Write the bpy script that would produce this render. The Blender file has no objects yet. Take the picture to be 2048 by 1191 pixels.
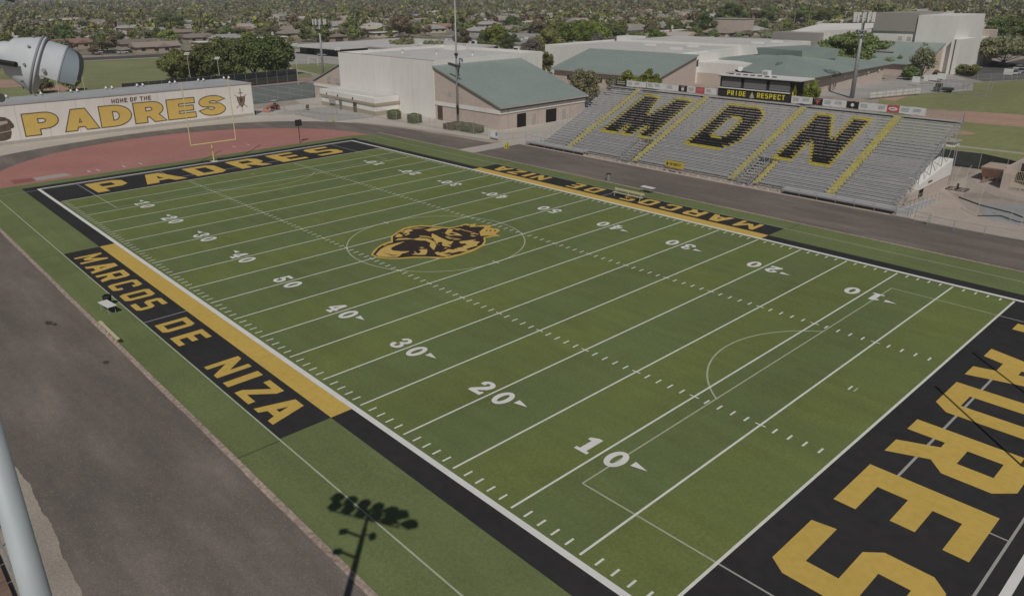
import bpy, math, random
import numpy as np
from mathutils import Vector, Matrix
from mathutils.geometry import tessellate_polygon
random.seed(7); RNG = np.random.default_rng(7)
SC = bpy.context.scene
COL = SC.collection
R_ = math.radians

# ------------------------------------------------------------------ camera
CAM = Vector((104.7677, -21.3821, 24.2892))
RIGHT = Vector((0.66779, 0.74421, -0.01456)); UPV = None
_w = Vector((1.8093, .7946, -.5625)); _t = _w.length; _k = _w / _t
_M = Matrix.Rotation(_t, 3, _k)            # rows: right, down, forward
FOC, PX, PY = 1499.0, 976.9, 553.1
cam = bpy.data.cameras.new('camera'); camo = bpy.data.objects.new('camera', cam); COL.objects.link(camo)
_rows = [_M[0], -_M[1], -_M[2]]
_rot = Matrix((_rows[0], _rows[1], _rows[2])).transposed().to_4x4()
camo.matrix_world = Matrix.Translation(CAM) @ _rot
cam.sensor_width = 36; cam.lens = 36 * FOC / 2048
cam.shift_x = (1024 - PX) / 2048; cam.shift_y = (PY - 595.5) / 2048
cam.clip_start = 0.3; cam.clip_end = 9000
SC.camera = camo

# ------------------------------------------------------------------ world, sun, exposure
SUN = Vector((8.45, -8.0, 12.49)).normalized()
w = bpy.data.worlds.new('World'); SC.world = w; w.use_nodes = True
nt = w.node_tree; bg = nt.nodes['Background']
sky = nt.nodes.new('ShaderNodeTexSky'); sky.sky_type = 'NISHITA'; sky.sun_disc = False
sky.sun_elevation = math.asin(SUN.z); sky.sun_rotation = math.atan2(SUN.x, SUN.y)
sky.dust_density = 1.0
nt.links.new(sky.outputs[0], bg.inputs[0]); bg.inputs[1].default_value = 0.05
sl = bpy.data.lights.new('sun', 'SUN'); sl.energy = 5.0; sl.angle = R_(0.35); sl.color = (1, .955, .89)
so = bpy.data.objects.new('sun', sl); COL.objects.link(so)
so.rotation_euler = SUN.to_track_quat('Z', 'Y').to_euler()
SC.view_settings.view_transform = 'Standard'; SC.view_settings.look = 'None'
SC.view_settings.gamma = 1; SC.view_settings.exposure = -1.07
SC.cycles.max_bounces = 5; SC.cycles.transparent_max_bounces = 12
SC.cycles.volume_bounces = 0

# ------------------------------------------------------------------ helpers
def ray(u, v): return _M.transposed() @ Vector(((u - PX) / FOC, (v - PY) / FOC, 1))
def G(u, v, z=0.0):
    """point of the place at height z that shows at pixel (u, v) of the photograph"""
    d = ray(u, v); return CAM + d * ((z - CAM.z) / d.z)
def top_of(b, u, v):
    d = ray(u, v); a = math.hypot(b.x - CAM.x, b.y - CAM.y) / math.hypot(d.x, d.y); return CAM.z + a * d.z
def pxsize(b, px): # metres spanned by px photo pixels at point b
    return px * (b - CAM).length / FOC

MATS = {}
def mat(name, col, rough=.85, var=0.0, scale=1.0, var2=0.0, scale2=.1, metal=0.0, spec=.3, bump=0.0, stretch=(1, 1, 1), obj_rand=0.0, alpha=1.0, hue=0.0):
    if name in MATS: return MATS[name]
    m = bpy.data.materials.new(name); m.use_nodes = True; t = m.node_tree; N = t.nodes; L = t.links
    b = N['Principled BSDF']; b.inputs['Roughness'].default_value = rough; b.inputs['Metallic'].default_value = metal
    b.inputs['Specular IOR Level'].default_value = spec
    geo = N.new('ShaderNodeNewGeometry'); mp = N.new('ShaderNodeMapping'); mp.inputs['Scale'].default_value = stretch
    L.new(geo.outputs['Position'], mp.inputs[0])
    rgb = N.new('ShaderNodeRGB'); rgb.outputs[0].default_value = (*col, 1); cur = rgb.outputs[0]
    def vary(cur, amt, sc, det=4):
        n = N.new('ShaderNodeTexNoise'); n.inputs['Scale'].default_value = sc; n.inputs['Detail'].default_value = det
        L.new(mp.outputs[0], n.inputs[0])
        r = N.new('ShaderNodeMapRange'); r.inputs[1].default_value = .3; r.inputs[2].default_value = .7
        r.inputs[3].default_value = 1 - amt; r.inputs[4].default_value = 1 + amt; L.new(n.outputs[0], r.inputs[0])
        h = N.new('ShaderNodeHueSaturation'); L.new(r.outputs[0], h.inputs['Value']); L.new(cur, h.inputs['Color'])
        return h.outputs[0], n
    n = None
    if var2: cur, n = vary(cur, var2, scale2)
    if var: cur, n = vary(cur, var, scale)
    if obj_rand:
        oi = N.new('ShaderNodeObjectInfo'); r = N.new('ShaderNodeMapRange'); r.inputs[3].default_value = 1 - obj_rand; r.inputs[4].default_value = 1 + obj_rand
        L.new(oi.outputs['Random'], r.inputs[0]); h = N.new('ShaderNodeHueSaturation'); L.new(r.outputs[0], h.inputs['Value']); L.new(cur, h.inputs['Color'])
        if hue:
            wn = N.new('ShaderNodeTexWhiteNoise'); wn.noise_dimensions = '1D'; L.new(oi.outputs['Random'], wn.inputs['W'])
            r2 = N.new('ShaderNodeMapRange'); r2.inputs[3].default_value = .5 - hue; r2.inputs[4].default_value = .5 + hue
            L.new(wn.outputs[0], r2.inputs[0]); L.new(r2.outputs[0], h.inputs['Hue'])
        cur = h.outputs[0]
    L.new(cur, b.inputs['Base Color'])
    if bump and n:
        bp = N.new('ShaderNodeBump'); bp.inputs['Strength'].default_value = bump; bp.inputs['Distance'].default_value = .05
        L.new(n.outputs[0], bp.inputs['Height']); L.new(bp.outputs[0], b.inputs['Normal'])
    if alpha < 1: b.inputs['Alpha'].default_value = alpha
    MATS[name] = m; return m

class MB:
    """collects shapes; build() links them as ONE mesh object"""
    def __init__(s): s.v = []; s.f = []; s.m = []; s.mats = []
    def mi(s, m):
        if m is None: return 0
        if m not in s.mats: s.mats.append(m)
        return s.mats.index(m)
    def add(s, vs, fs, m=None):
        o = len(s.v); s.v += [tuple(x) for x in vs]; k = s.mi(m)
        for f in fs: s.f.append([i + o for i in f]); s.m.append(k)
    def box(s, x0, y0, z0, x1, y1, z1, m=None):
        s.add([(x0,y0,z0),(x1,y0,z0),(x1,y1,z0),(x0,y1,z0),(x0,y0,z1),(x1,y0,z1),(x1,y1,z1),(x0,y1,z1)],
              [(3,2,1,0),(4,5,6,7),(0,1,5,4),(1,2,6,5),(2,3,7,6),(3,0,4,7)], m)
    def prism(s, pts, z0, z1, m=None):
        n = len(pts); s.add([(x,y,z0) for x,y in pts] + [(x,y,z1) for x,y in pts],
            [tuple(range(n))[::-1], tuple(range(n, 2*n))] + [(i,(i+1)%n,(i+1)%n+n,i+n) for i in range(n)], m)
    def solid(s, lo, hi, m=None):
        n = len(lo); s.add(list(lo) + list(hi), [tuple(range(n))[::-1], tuple(range(n,2*n))] + [(i,(i+1)%n,(i+1)%n+n,i+n) for i in range(n)], m)
    def sheet(s, loops, z, m=None):
        loops = [[Vector((x, y, 0)) for x, y in l] for l in loops]
        flat = [p for l in loops for p in l]
        tris = tessellate_polygon(loops)
        out = []
        for a, b, c in tris:
            A, B, C_ = flat[a], flat[b], flat[c]
            if (B - A).cross(C_ - A).z < 0: a, b, c = a, c, b
            out.append((a, b, c))
        s.add([(p.x, p.y, z) for p in flat], out, m)
    def rect(s, x0, y0, x1, y1, z, m=None): s.add([(x0,y0,z),(x1,y0,z),(x1,y1,z),(x0,y1,z)], [(0,1,2,3)], m)
    def tube(s, p, q, r, m=None, r2=None, n=8):
        p = Vector(p); q = Vector(q); r2 = r if r2 is None else r2; d = (q - p).normalized()
        a = d.orthogonal().normalized(); b = d.cross(a); vs = []
        for c, rr in ((p, r), (q, r2)):
            for i in range(n):
                t = 2*math.pi*i/n; vs.append(c + (a*math.cos(t) + b*math.sin(t))*rr)
        s.add(vs, [tuple(range(n))[::-1], tuple(range(n,2*n))] + [(i,(i+1)%n,(i+1)%n+n,i+n) for i in range(n)], m)
    def path(s, pts, r, m=None, n=6):
        for a, b in zip(pts, pts[1:]): s.tube(a, b, r, m, n=n)
    def lathe(s, prof, base, axis, m=None, n=20, cap=True):
        base = Vector(base); d = Vector(axis).normalized(); a = d.orthogonal().normalized(); b = d.cross(a); vs = []; fs = []
        for h, r in prof:
            for i in range(n):
                t = 2*math.pi*i/n; vs.append(base + d*h + (a*math.cos(t) + b*math.sin(t))*r)
        for j in range(len(prof)-1):
            for i in range(n): fs.append((j*n+i, j*n+(i+1)%n, (j+1)*n+(i+1)%n, (j+1)*n+i))
        if cap: fs += [tuple(range(n))[::-1], tuple(range((len(prof)-1)*n, len(prof)*n))]
        s.add(vs, fs, m)
    def build(s, name, m=None, parent=None, smooth=False, loc=None, bevel=0):
        me = bpy.data.meshes.new(name); me.from_pydata(s.v, [], s.f)
        for x in (s.mats or [m]): me.materials.append(x)
        if s.mats: me.polygons.foreach_set('material_index', s.m)
        if smooth: me.polygons.foreach_set('use_smooth', [True]*len(s.f))
        me.update(); o = bpy.data.objects.new(name, me); COL.objects.link(o)
        if parent: o.parent = parent
        if loc is not None: o.location = loc
        if bevel:
            b = o.modifiers.new('bevel', 'BEVEL'); b.width = bevel; b.segments = 2; b.limit_method = 'ANGLE'
        return o
def tag(o, label, cat, group=None):
    o['label'] = label; o['category'] = cat
    if group: o['group'] = group
    return o
def thing(name, loc, label, cat, group=None, rz=0):
    o = bpy.data.objects.new(name, None); o.empty_display_size = .5; COL.objects.link(o)
    o.location = loc; o.rotation_euler = (0, 0, rz); return tag(o, label, cat, group)
def struct(o, kind='structure'): o['kind'] = kind; return o
def copy_tree(o, loc=None, rz=None, scale=None, label=None):
    def rec(a, parent):
        c = a.copy(); COL.objects.link(c); c.parent = parent
        for ch in [x for x in KIDS.get(a.name, [])]: rec(ch, c)
        return c
    r = rec(o, None)
    if loc is not None: r.location = loc
    if rz is not None: r.rotation_euler = (0, 0, rz)
    if scale is not None: r.scale = scale
    if label: r['label'] = label
    return r
KIDS = {}
def index_kids(root):
    def rec(a):
        KIDS[a.name] = [c for c in bpy.data.objects if c.parent == a]
        for c in KIDS[a.name]: rec(c)
    rec(root)

# ------------------------------------------------------------------ block lettering: glyph = list of loops in a 10 x 14 box
def oct_(x0, y0, x1, y1, c): return [(x0+c,y0),(x1-c,y0),(x1,y0+c),(x1,y1-c),(x1-c,y1),(x0+c,y1),(x0,y1-c),(x0,y0+c)]
GL = {
 'P': [[(0,0),(3.2,0),(3.2,4.4),(8,4.4),(10,6.4),(10,12),(8,14),(0,14)], [(3.2,7.2),(3.2,11.2),(6.8,11.2),(6.8,7.2)]],
 'A': [[(0,0),(3,0),(3.7,2.9),(6.3,2.9),(7,0),(10,0),(6.7,14),(3.3,14)], [(4.3,5.6),(5,9.6),(5.7,5.6)]],
 'D': [[(0,0),(8,0),(10,2),(10,12),(8,14),(0,14)], [(3.2,2.8),(3.2,11.2),(6.8,11.2),(6.8,2.8)]],
 'R': [[(0,0),(3.2,0),(3.2,4.6),(4.6,4.6),(6.6,0),(10,0),(8,4.7),(10,6.6),(10,12),(8,14),(0,14)], [(3.2,7.2),(3.2,11.2),(6.8,11.2),(6.8,7.2)]],
 'E': [[(0,0),(10,0),(10,2.5),(4,2.5),(4,5.9),(9.2,5.9),(9.2,8.5),(4,8.5),(4,11.5),(10,11.5),(10,14),(0,14)]],
 'S': [[(.5,0),(8.7,0),(10,1.8),(10,6.6),(8.5,8.4),(3.4,8.4),(3.4,11.5),(9.5,11.5),(9.5,14),(1.5,14),(0,12.4),(0,7.6),(1.5,6),(6.8,6),(6.8,2.6),(0,2.6)]],
 'M': [[(0,0),(2.6,0),(2.6,8.2),(4,3.4),(6,3.4),(7.4,8.2),(7.4,0),(10,0),(10,14),(7.6,14),(5,6.6),(2.4,14),(0,14)]],
 'C': [[(2,0),(8,0),(10,2),(10,4.6),(6.8,4.6),(6.8,2.6),(3.2,2.6),(3.2,11.4),(6.8,11.4),(6.8,9.4),(10,9.4),(10,12),(8,14),(2,14),(0,12),(0,2)]],
 'O': [oct_(0,0,10,14,2), [(3.2,2.8),(3.2,11.2),(6.8,11.2),(6.8,2.8)]],
 'N': [[(0,0),(3,0),(3,7.6),(7,0),(10,0),(10,14),(7,14),(7,6.4),(3,14),(0,14)]],
 'I': [[(3.4,0),(6.6,0),(6.6,14),(3.4,14)]],
 'Z': [[(0,0),(10,0),(10,2.7),(4.2,2.7),(10,11),(10,14),(0,14),(0,11.3),(5.8,11.3),(0,3)]],
 'T': [[(3.4,0),(6.6,0),(6.6,11.2),(10,11.2),(10,14),(0,14),(0,11.2),(3.4,11.2)]],
 'H': [[(0,0),(3,0),(3,5.6),(7,5.6),(7,0),(10,0),(10,14),(7,14),(7,8.4),(3,8.4),(3,14),(0,14)]],
 'F': [[(0,0),(3.2,0),(3.2,5.4),(8.4,5.4),(8.4,8.2),(3.2,8.2),(3.2,11.2),(10,11.2),(10,14),(0,14)]],
 '.': [[(3.4,0),(6.6,0),(6.6,3),(3.4,3)]],
}
def arc(cx, cy, rx, ry, a0, a1, n=10): return [(cx + rx*math.cos(R_(a0+(a1-a0)*i/n)), cy + ry*math.sin(R_(a0+(a1-a0)*i/n))) for i in range(n+1)]
# slab numerals, 7 x 12
NUM = {
 '0': [arc(3.6,6,3.6,6,0,350,22), arc(3.6,6,1.25,3.7,0,350,16)],
 '1': [[(.6,0),(6.4,0),(6.4,1.7),(5,1.7),(5,12),(3.3,12),(.4,10.2),(.4,8.6),(2.1,8.6),(2.1,1.7),(.6,1.7)]],
 '2': [[(0,0),(6.8,0),(6.8,3),(5.6,3),(5.4,2.2),(3,2.2),(6.2,5.6)] + arc(3.5,8.5,3.5,3.5,-20,165,10) + [(.2,7.6),(2.6,7.6)] + arc(3.4,8.7,1.1,1.3,150,-30,6) + [(0,2)]],
 '3': [[(0,3.4)] + arc(3.4,3.4,3.5,3.4,190,395,12) + [(5.2,6.2)] + arc(3.5,8.9,3.2,3.1,-40,160,10) + [(.3,8.6),(2.6,8.6)] + arc(3.4,9,1.0,1.2,150,-60,6) + [(3.2,7.2),(2.4,7.2),(2.4,5.4),(3.2,5.4)] + arc(3.4,3.6,1.2,1.7,80,-150,8) + [(2.5,3.6),(2.5,4.4),(.2,4.4)]],
 '4': [[(2.4,0),(6.8,0),(6.8,1.5),(6,1.5),(6,3.3),(7.2,3.3),(7.2,5.2),(6,5.2),(6,12),(3.6,12),(0,5),(0,3.3),(3.6,3.3),(3.6,1.5),(2.4,1.5)], [(2,5.2),(3.6,8.6),(3.6,5.2)]],
 '5': [[(.2,3.4)] + arc(3.4,3.9,3.6,3.9,195,460,14) + [(2.6,7.4),(2.8,9.8),(6.6,9.8),(6.6,12),(1,12),(.5,5.4),(2.4,5.2)] + arc(3.4,3.9,1.2,2.0,120,-160,8) + [(2.4,3.9),(2.4,4.4),(.2,4.4)]],
}
def place(loops, w0, h0, P, X, Y, w, h):
    """glyph box w0 x h0 -> origin P, unit reading direction X, up Y, size w x h"""
    return [[(P[0] + X[0]*a/w0*w + Y[0]*b/h0*h, P[1] + X[1]*a/w0*w + Y[1]*b/h0*h) for a, b in l] for l in loops]
# ------------------------------------------------------------------ materials
def turf_material():
    m = bpy.data.materials.new('turf'); m.use_nodes = True; t = m.node_tree; N = t.nodes; L = t.links; b = N['Principled BSDF']
    b.inputs['Roughness'].default_value = .9; b.inputs['Specular IOR Level'].default_value = .25
    g = N.new('ShaderNodeNewGeometry'); s = N.new('ShaderNodeSeparateXYZ'); L.new(g.outputs['Position'], s.inputs[0])
    def M(op, a, bb=None, c=None):
        n = N.new('ShaderNodeMath'); n.operation = op
        for i, x in enumerate((a, bb, c)):
            if x is None: continue
            if isinstance(x, (int, float)): n.inputs[i].default_value = x
            else: L.new(x, n.inputs[i])
        return n.outputs[0]
    X, Y = s.outputs[0], s.outputs[1]
    k = M('FLOOR', M('DIVIDE', M('SUBTRACT', 45.72, M('ABSOLUTE', M('SUBTRACT', X, 45.72))), 4.572))
    par = M('SUBTRACT', 1, M('FLOORED_MODULO', k, 2))             # 1 light band, 0 dark band
    iny = M('MULTIPLY', M('GREATER_THAN', Y, 0), M('LESS_THAN', Y, 48.77))
    inx = M('MULTIPLY', M('GREATER_THAN', X, 0), M('LESS_THAN', X, 91.44)); ins = M('MULTIPLY', inx, iny)
    def col(c): n = N.new('ShaderNodeRGB'); n.outputs[0].default_value = (*c, 1); return n.outputs[0]
    def mix(f, a, bb):
        n = N.new('ShaderNodeMix'); n.data_type = 'RGBA'; L.new(f, n.inputs[0]); L.new(a, n.inputs[6]); L.new(bb, n.inputs[7]); return n.outputs[2]
    base = mix(par, col((.146, .184, .068)), col((.164, .195, .060)))
    base = mix(ins, col((.160, .194, .078)), base)
    for sc, am, st, det in ((.55, .06, (.07, 1.6, 1), 3), (.09, .10, (1, .45, 1), 3), (.6, .07, (.6, 1, 1), 5), (5, .10, (1, 1, 1), 3), (14, .13, (1, 1, 1), 3), (40, .12, (1, 1, 1), 2)):
        mp = N.new('ShaderNodeMapping'); mp.inputs['Scale'].default_value = st; L.new(g.outputs['Position'], mp.inputs[0])
        n = N.new('ShaderNodeTexNoise'); n.inputs['Scale'].default_value = sc; n.inputs['Detail'].default_value = det; L.new(mp.outputs[0], n.inputs[0])
        r = N.new('ShaderNodeMapRange'); r.inputs[1].default_value = .3; r.inputs[2].default_value = .7; r.inputs[3].default_value = 1-am; r.inputs[4].default_value = 1+am
        L.new(n.outputs[0], r.inputs[0]); h = N.new('ShaderNodeHueSaturation'); L.new(r.outputs[0], h.inputs['Value']); L.new(base, h.inputs['Color']); base = h.outputs[0]
    # hue patches: olive wear against bluish green
    n = N.new('ShaderNodeTexNoise'); n.inputs['Scale'].default_value = .16; n.inputs['Detail'].default_value = 5; L.new(g.outputs['Position'], n.inputs[0])
    r = N.new('ShaderNodeMapRange'); r.inputs[1].default_value = .42; r.inputs[2].default_value = .62; r.inputs[4].default_value = .25; L.new(n.outputs[0], r.inputs[0])
    base = mix(r.outputs[0], base, col((.145, .198, .078)))
    SIDE_STREAK = None
    L.new(base, b.inputs['Base Color']); return m
TURF = turf_material()
BLACKP = mat('black_turf_paint', (.038, .036, .037), .95, .12, 1.5, .10, .15, spec=.15)
GOLDP = mat('gold_turf_paint', (.62, .425, .10), .9, .06, 2.5, .05, .2)
WHITEP = mat('white_turf_paint', (.75, .76, .68), .9, .08, 2)
WHITEB = mat('white_border_paint', (.77, .76, .73), .9, .05, 1)
GREYL = mat('faded_line_paint', (.42, .46, .33), .9, .1, 3)
GREYB = mat('grey_line_on_black', (.40, .39, .37), .9, .06, 3)
EMBB = mat('emblem_dark_paint', (.046, .034, .030), .95, .1, 2, spec=.15)
EMBG = mat('emblem_gold_paint', (.63, .435, .125), .9, .08, 2)
DIRT = mat('dry_dirt', (.37, .32, .27), .95, .20, 9, .14, .3)
CONC = mat('pale_concrete', (.50, .46, .405), .9, .07, 1.5, .09, .12)
CONC2 = mat('grey_concrete', (.40, .385, .36), .9, .08, 1.5, .1, .12)
CURB = mat('curb_concrete', (.40, .31, .26), .95, .34, 4, .14, .12)
ASPH = mat('asphalt', (.10, .095, .09), .9, .1, 3, .12, .06)
REDT = mat('red_rubber_surface', (.42, .195, .17), .9, .07, 1.5, .09, .12)
GRASS = mat('field_grass', (.235, .25, .115), .95, .10, .8, .14, .05)
GRASS2 = mat('ballfield_grass', (.24, .25, .11), .95, .10, .9, .12, .05, stretch=(1, .35, 1))
CLAY = mat('infield_clay', (.44, .29, .215), .95, .06, .8, .08, .1)
def track_material():
    m = bpy.data.materials.new('track_cinder'); m.use_nodes = True; t = m.node_tree; N = t.nodes; L = t.links; b = N['Principled BSDF']
    b.inputs['Roughness'].default_value = .95; b.inputs['Specular IOR Level'].default_value = .2
    g = N.new('ShaderNodeNewGeometry')
    def noise(sc, st, det=4, rough=.55):
        mp = N.new('ShaderNodeMapping'); mp.inputs['Scale'].default_value = st; L.new(g.outputs['Position'], mp.inputs[0])
        n = N.new('ShaderNodeTexNoise'); n.inputs['Scale'].default_value = sc; n.inputs['Detail'].default_value = det; n.inputs['Roughness'].default_value = rough; L.new(mp.outputs[0], n.inputs[0]); return n.outputs[0]
    r = N.new('ShaderNodeValToRGB'); e = r.color_ramp.elements
    e[0].position = .33; e[0].color = (.132, .118, .108, 1); e[1].position = .66; e[1].color = (.240, .208, .176, 1)
    e.new(.49).color = (.170, .145, .127, 1)
    a = noise(.26, (.27, .95, 1), 7, .62); c = noise(.8, (.16, .9, 1), 5)
    mm = N.new('ShaderNodeMix'); mm.data_type = 'FLOAT'; mm.inputs[0].default_value = .30; L.new(a, mm.inputs[2]); L.new(c, mm.inputs[3]); L.new(mm.outputs[0], r.inputs[0])
    base = r.outputs[0]
    for sc, am in ((1.6, .06), (7, .10), (18, .20)):
        n = noise(sc, (1, 1, 1), 3); q = N.new('ShaderNodeMapRange'); q.inputs[1].default_value = .3; q.inputs[2].default_value = .7; q.inputs[3].default_value = 1-am; q.inputs[4].default_value = 1+am
        L.new(n, q.inputs[0]); h = N.new('ShaderNodeHueSaturation'); L.new(q.outputs[0], h.inputs['Value']); L.new(base, h.inputs['Color']); base = h.outputs[0]
    v = N.new('ShaderNodeTexVoronoi'); v.inputs['Scale'].default_value = 5; v.inputs['Randomness'].default_value = 1; L.new(g.outputs['Position'], v.inputs['Vector'])
    q = N.new('ShaderNodeMapRange'); q.inputs[1].default_value = .10; q.inputs[2].default_value = .20; q.inputs[3].default_value = .7; q.inputs[4].default_value = 0; L.new(v.outputs['Distance'], q.inputs[0])
    mx = N.new('ShaderNodeMix'); mx.data_type = 'RGBA'; L.new(q.outputs[0], mx.inputs[0]); L.new(base, mx.inputs[6]); mx.inputs[7].default_value = (.34, .31, .27, 1)
    L.new(mx.outputs[2], b.inputs['Base Color']); return m
TRACK = track_material()

# ------------------------------------------------------------------ the ground and the surfaces lying on it
YD = .9144; W = 48.768; XL = 91.44
b = MB(); b.rect(-7000, -7000, 7000, 7000, -.004, DIRT); struct(b.build('ground'))
def circ(cx, cy, r, a0, a1, n=40): return [(cx + r*math.cos(R_(a0+(a1-a0)*i/n)), cy + r*math.sin(R_(a0+(a1-a0)*i/n))) for i in range(n+1)]
def smooth(pts, k=6):
    out = []; n = len(pts)
    for i in range(n-1):
        p0, p1, p2, p3 = pts[max(i-1,0)], pts[i], pts[i+1], pts[min(i+2,n-1)]
        for j in range(k):
            t = j/k; out.append(tuple(.5*(2*p1[c] + (p2[c]-p0[c])*t + (2*p0[c]-5*p1[c]+4*p2[c]-p3[c])*t*t + (3*p1[c]-p0[c]-3*p2[c]+p3[c])*t**3) for c in (0, 1)))
    out.append(pts[-1]); return out
# near edge of the track is ragged dirt
random.seed(3)
ragged = [(x, -17.45 + random.uniform(-.025, .025) + .14*math.sin(x*.31) + .05*math.sin(x*1.3+1) + .03*math.sin(x*3.1)) for x in [-10 + i*.25 for i in range(540)]]
trk_out = smooth([(-10,-17.3),(-24,-14),(-34,-7),(-39.3,.8),(-42.9,11.2),(-45.1,24.0),(-44.2,36.8),(-41,46.5),(-34,54.5),(-25.4,59.8),(-13.5,63),(-3,64.1),(10.1,65.2),(13.8,67.5)], 8)
far = trk_out[::-1]
b = MB(); b.sheet([[(125, 67.6), (14, 67.6)] + far + ragged[1:]], .004, TRACK); struct(b.build('running_track'))
dzone = [(-11+28.6*math.cos(R_(90+180*i/60)), 24.3+(30.4 if i < 30 else 30.6)*math.sin(R_(90+180*i/60))) for i in range(61)]
b = MB(); b.sheet([[(-9, 54.6)] + dzone[:] + [(-9, -6.3)]], .010, REDT); struct(b.build('red_runway_surface'))
b = MB()
for y0, y1, x in ((-1.5, 53.5, -15.0), (-2.5, 54, -16.1), (0, 52, -17.3), (2, 50, -18.5), (3, 42, -19.5)): b.rect(x-.035, y0, x+.035, y1, .014, mat('runway_line', (.48, .34, .31)))
for px, py in ((700,405),(770,395),(975,365),(1107,345),(1845,212),(1955,195)):
    p = G(px*.2539, 240+py*.2539); b.rect(p.x-.75, p.y-.1, p.x+.75, p.y+.1, .018, mat('runway_mark', (.62, .58, .54)))
for px, py in ((635,1115),(680,1110),(715,1152)):
    p = G(500+(px-500)*.2539+0, py*.2539) if False else G(500+px*.2539-127, py*.2539)
q = [G(66,355.5), G(129.5,346.6), G(144.7,350.5), G(73.6,362)]; b.add([(p.x,p.y,.018) for p in q][::-1], [(0,1,2,3)], mat('grey_landing_pad', (.42, .37, .33)))
q = [G(21.5,360.6), G(64,355.8), G(72,362.2), G(28,368.2)]; b.add([(p.x,p.y,.018) for p in q][::-1], [(0,1,2,3)], mat('dark_red_pad', (.30, .12, .10)))
struct(b.build('runway_markings'))
turf_poly = [(-13.6, -8.1), (106, -8.1), (106, 56.95), (-3, 56.95), (-8.5, 56.0), (-12.2, 54.4), (-13.6, 52)]
b = MB(); b.sheet([turf_poly], .030, TURF); struct(b.build('turf_field'))
# curb round the turf
b = MB(); random.seed(5)
for y0, y1 in ((-8.42, -8.1), (56.95, 57.22)):
    x = -13
    while x < 106:
        l = random.uniform(2.2, 4); j = random.uniform(-.03, .03); b.box(x, y0+j, 0, min(x+l-.03, 106), y1+j*.3, .045+random.uniform(0, .012), CURB); x += l
struct(b.build('track_kerb'))

def both(f):
    for mir in (0, 1): f(mir)
def MX(x, mir): return XL - x if mir else x
def MP(p, mir): return (XL - p[0], W - p[1]) if mir else p      # rotate the field by half a turn
Z1, Z2, Z3, Z4, Z5, Z6 = .034, .038, .042, .046, .050, .054
b = MB()
def R2(x0, y0, x1, y1, z, m): b.rect(min(x0,x1), min(y0,y1), max(x0,x1), max(y0,y1), z, m)
for mir in (0, 1):
    def P(x0, y0, x1, y1, z, m):
        if mir: x0, x1, y0, y1 = XL-x1, XL-x0, W-y1, W-y0
        b.rect(x0, y0, x1, y1, z, m)
    P(-11.2, -2.0, 102.64, -.45, Z1, BLACKP)                        # black border beside each sideline
    P(22.86, -5.42, 68.58, -2.0, Z1, BLACKP)                        # lettering block
    P(-9.4, -.45, 0, W+.45, Z1, BLACKP)                             # end zone
    P(-11.2, -.45, -9.4, W+.45, Z1, BLACKP)
struct(b.build('black_field_paint'))
b = MB(); b.rect(22.86, -1.98, 68.58, -.5, Z2, GOLDP); b.rect(22.86, W+.5, 68.58, W+1.98, Z2, GOLDP); struct(b.build('gold_sideline_band'))
# soccer lines (faded)
b = MB(); lw = .05
SEGN = [0]
def seg(x0, y0, x1, y1, z=Z2, m=GREYL, w=.05):
    SEGN[0] += 1; z += SEGN[0]*5e-5
    if abs(x1-x0) > abs(y1-y0): b.rect(min(x0,x1), y0-w, max(x0,x1), y0+w, z, m)
    else: b.rect(x0-w, min(y0,y1), x0+w, max(y0,y1), z, m)
YC = W/2
for y in (-5.46, 54.2): seg(-8.7, y, 103, y)
for x in (-8.8, 99.92): seg(x, -5.46, x, 54.2, Z2+.002, GREYB, .06)
for s in (0, 1):
    def sx(x): return XL-x if s else x
    seg(sx(8.04), YC-20.1, sx(8.04), YC+20.1)
    for y in (YC-20.1, YC+20.1):
        seg(sx(0), y, sx(8.04), y); seg(sx(-8.42), y, sx(0), y, Z2+.002, GREYB)
    seg(sx(-2.95), YC-8.9, sx(-2.95), YC+8.9, Z2+.002, GREYB, .07)
    for y in (YC-8.9, YC+8.9): seg(sx(-8.42), y, sx(-2.95), y, Z2+.002, GREYB)
    for i in range(30):
        a0, a1 = -53+i*106/30, -53+(i+1)*106/30; c0 = 2.5
        q = [(c0+r*math.cos(R_(a)), YC+r*math.sin(R_(a))) for a, r in ((a0,9.10),(a0,9.22),(a1,9.22),(a1,9.10))]
        q = [(sx(x), y) for x, y in q]; q = q[::-1] if not s else q
        b.add([(x, y, Z2) for x, y in q][::-1], [(0,1,2,3)], GREYL)
for i in range(90):
    a0, a1 = i*4, (i+1)*4
    q = [(45.72+r*math.cos(R_(a)), YC+r*math.sin(R_(a))) for a, r in ((a0,9.16),(a0,9.29),(a1,9.29),(a1,9.16))]
    b.add([(x, y, Z2) for x, y in q], [(0,1,2,3)], GREYL)
for y0, y1 in ((-5.42, -2.0), (W+2.0, W+5.42)): seg(45.95, y0, 45.95, y1, Z2, GREYB)
struct(b.build('faded_soccer_lines'))
# white football lines
b = MB()
for i in range(0, 21):
    x = i*4.572; wd = .066 if i not in (0, 20) else .08
    b.rect(x-wd, .13, x+wd, W-.13, Z3, WHITEP)
    if 0 < i < 20:
        for y in (16.30, 32.62): b.rect(x-.33, y-.05, x+.33, y+.05, Z3+.002, WHITEP)
for i in range(1, 100):
    if i % 5 == 0: continue
    x = i*YD
    for y0, y1 in ((.14, .74), (W-.74, W-.14), (15.99, 16.60), (32.32, 32.93)): b.rect(x-.062, y0, x+.062, y1, Z3, WHITEP)
for x in (2.74, 88.55): b.rect(x-.06, YC-.1, x+.06, YC+.55, Z3, WHITEP)
b.rect(88.85, YC-.1, 88.95, YC+.55, Z3, GREYL)
for x in (36.58, 54.86): b.rect(x-.45, YC-.05, x+.45, YC+.05, Z3+.002, WHITEP)
for y0, y1 in ((-.5, -.12), (W+.12, W+.5)): b.rect(-9.55, y0, 101.0, y1, Z3, WHITEB)
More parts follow.
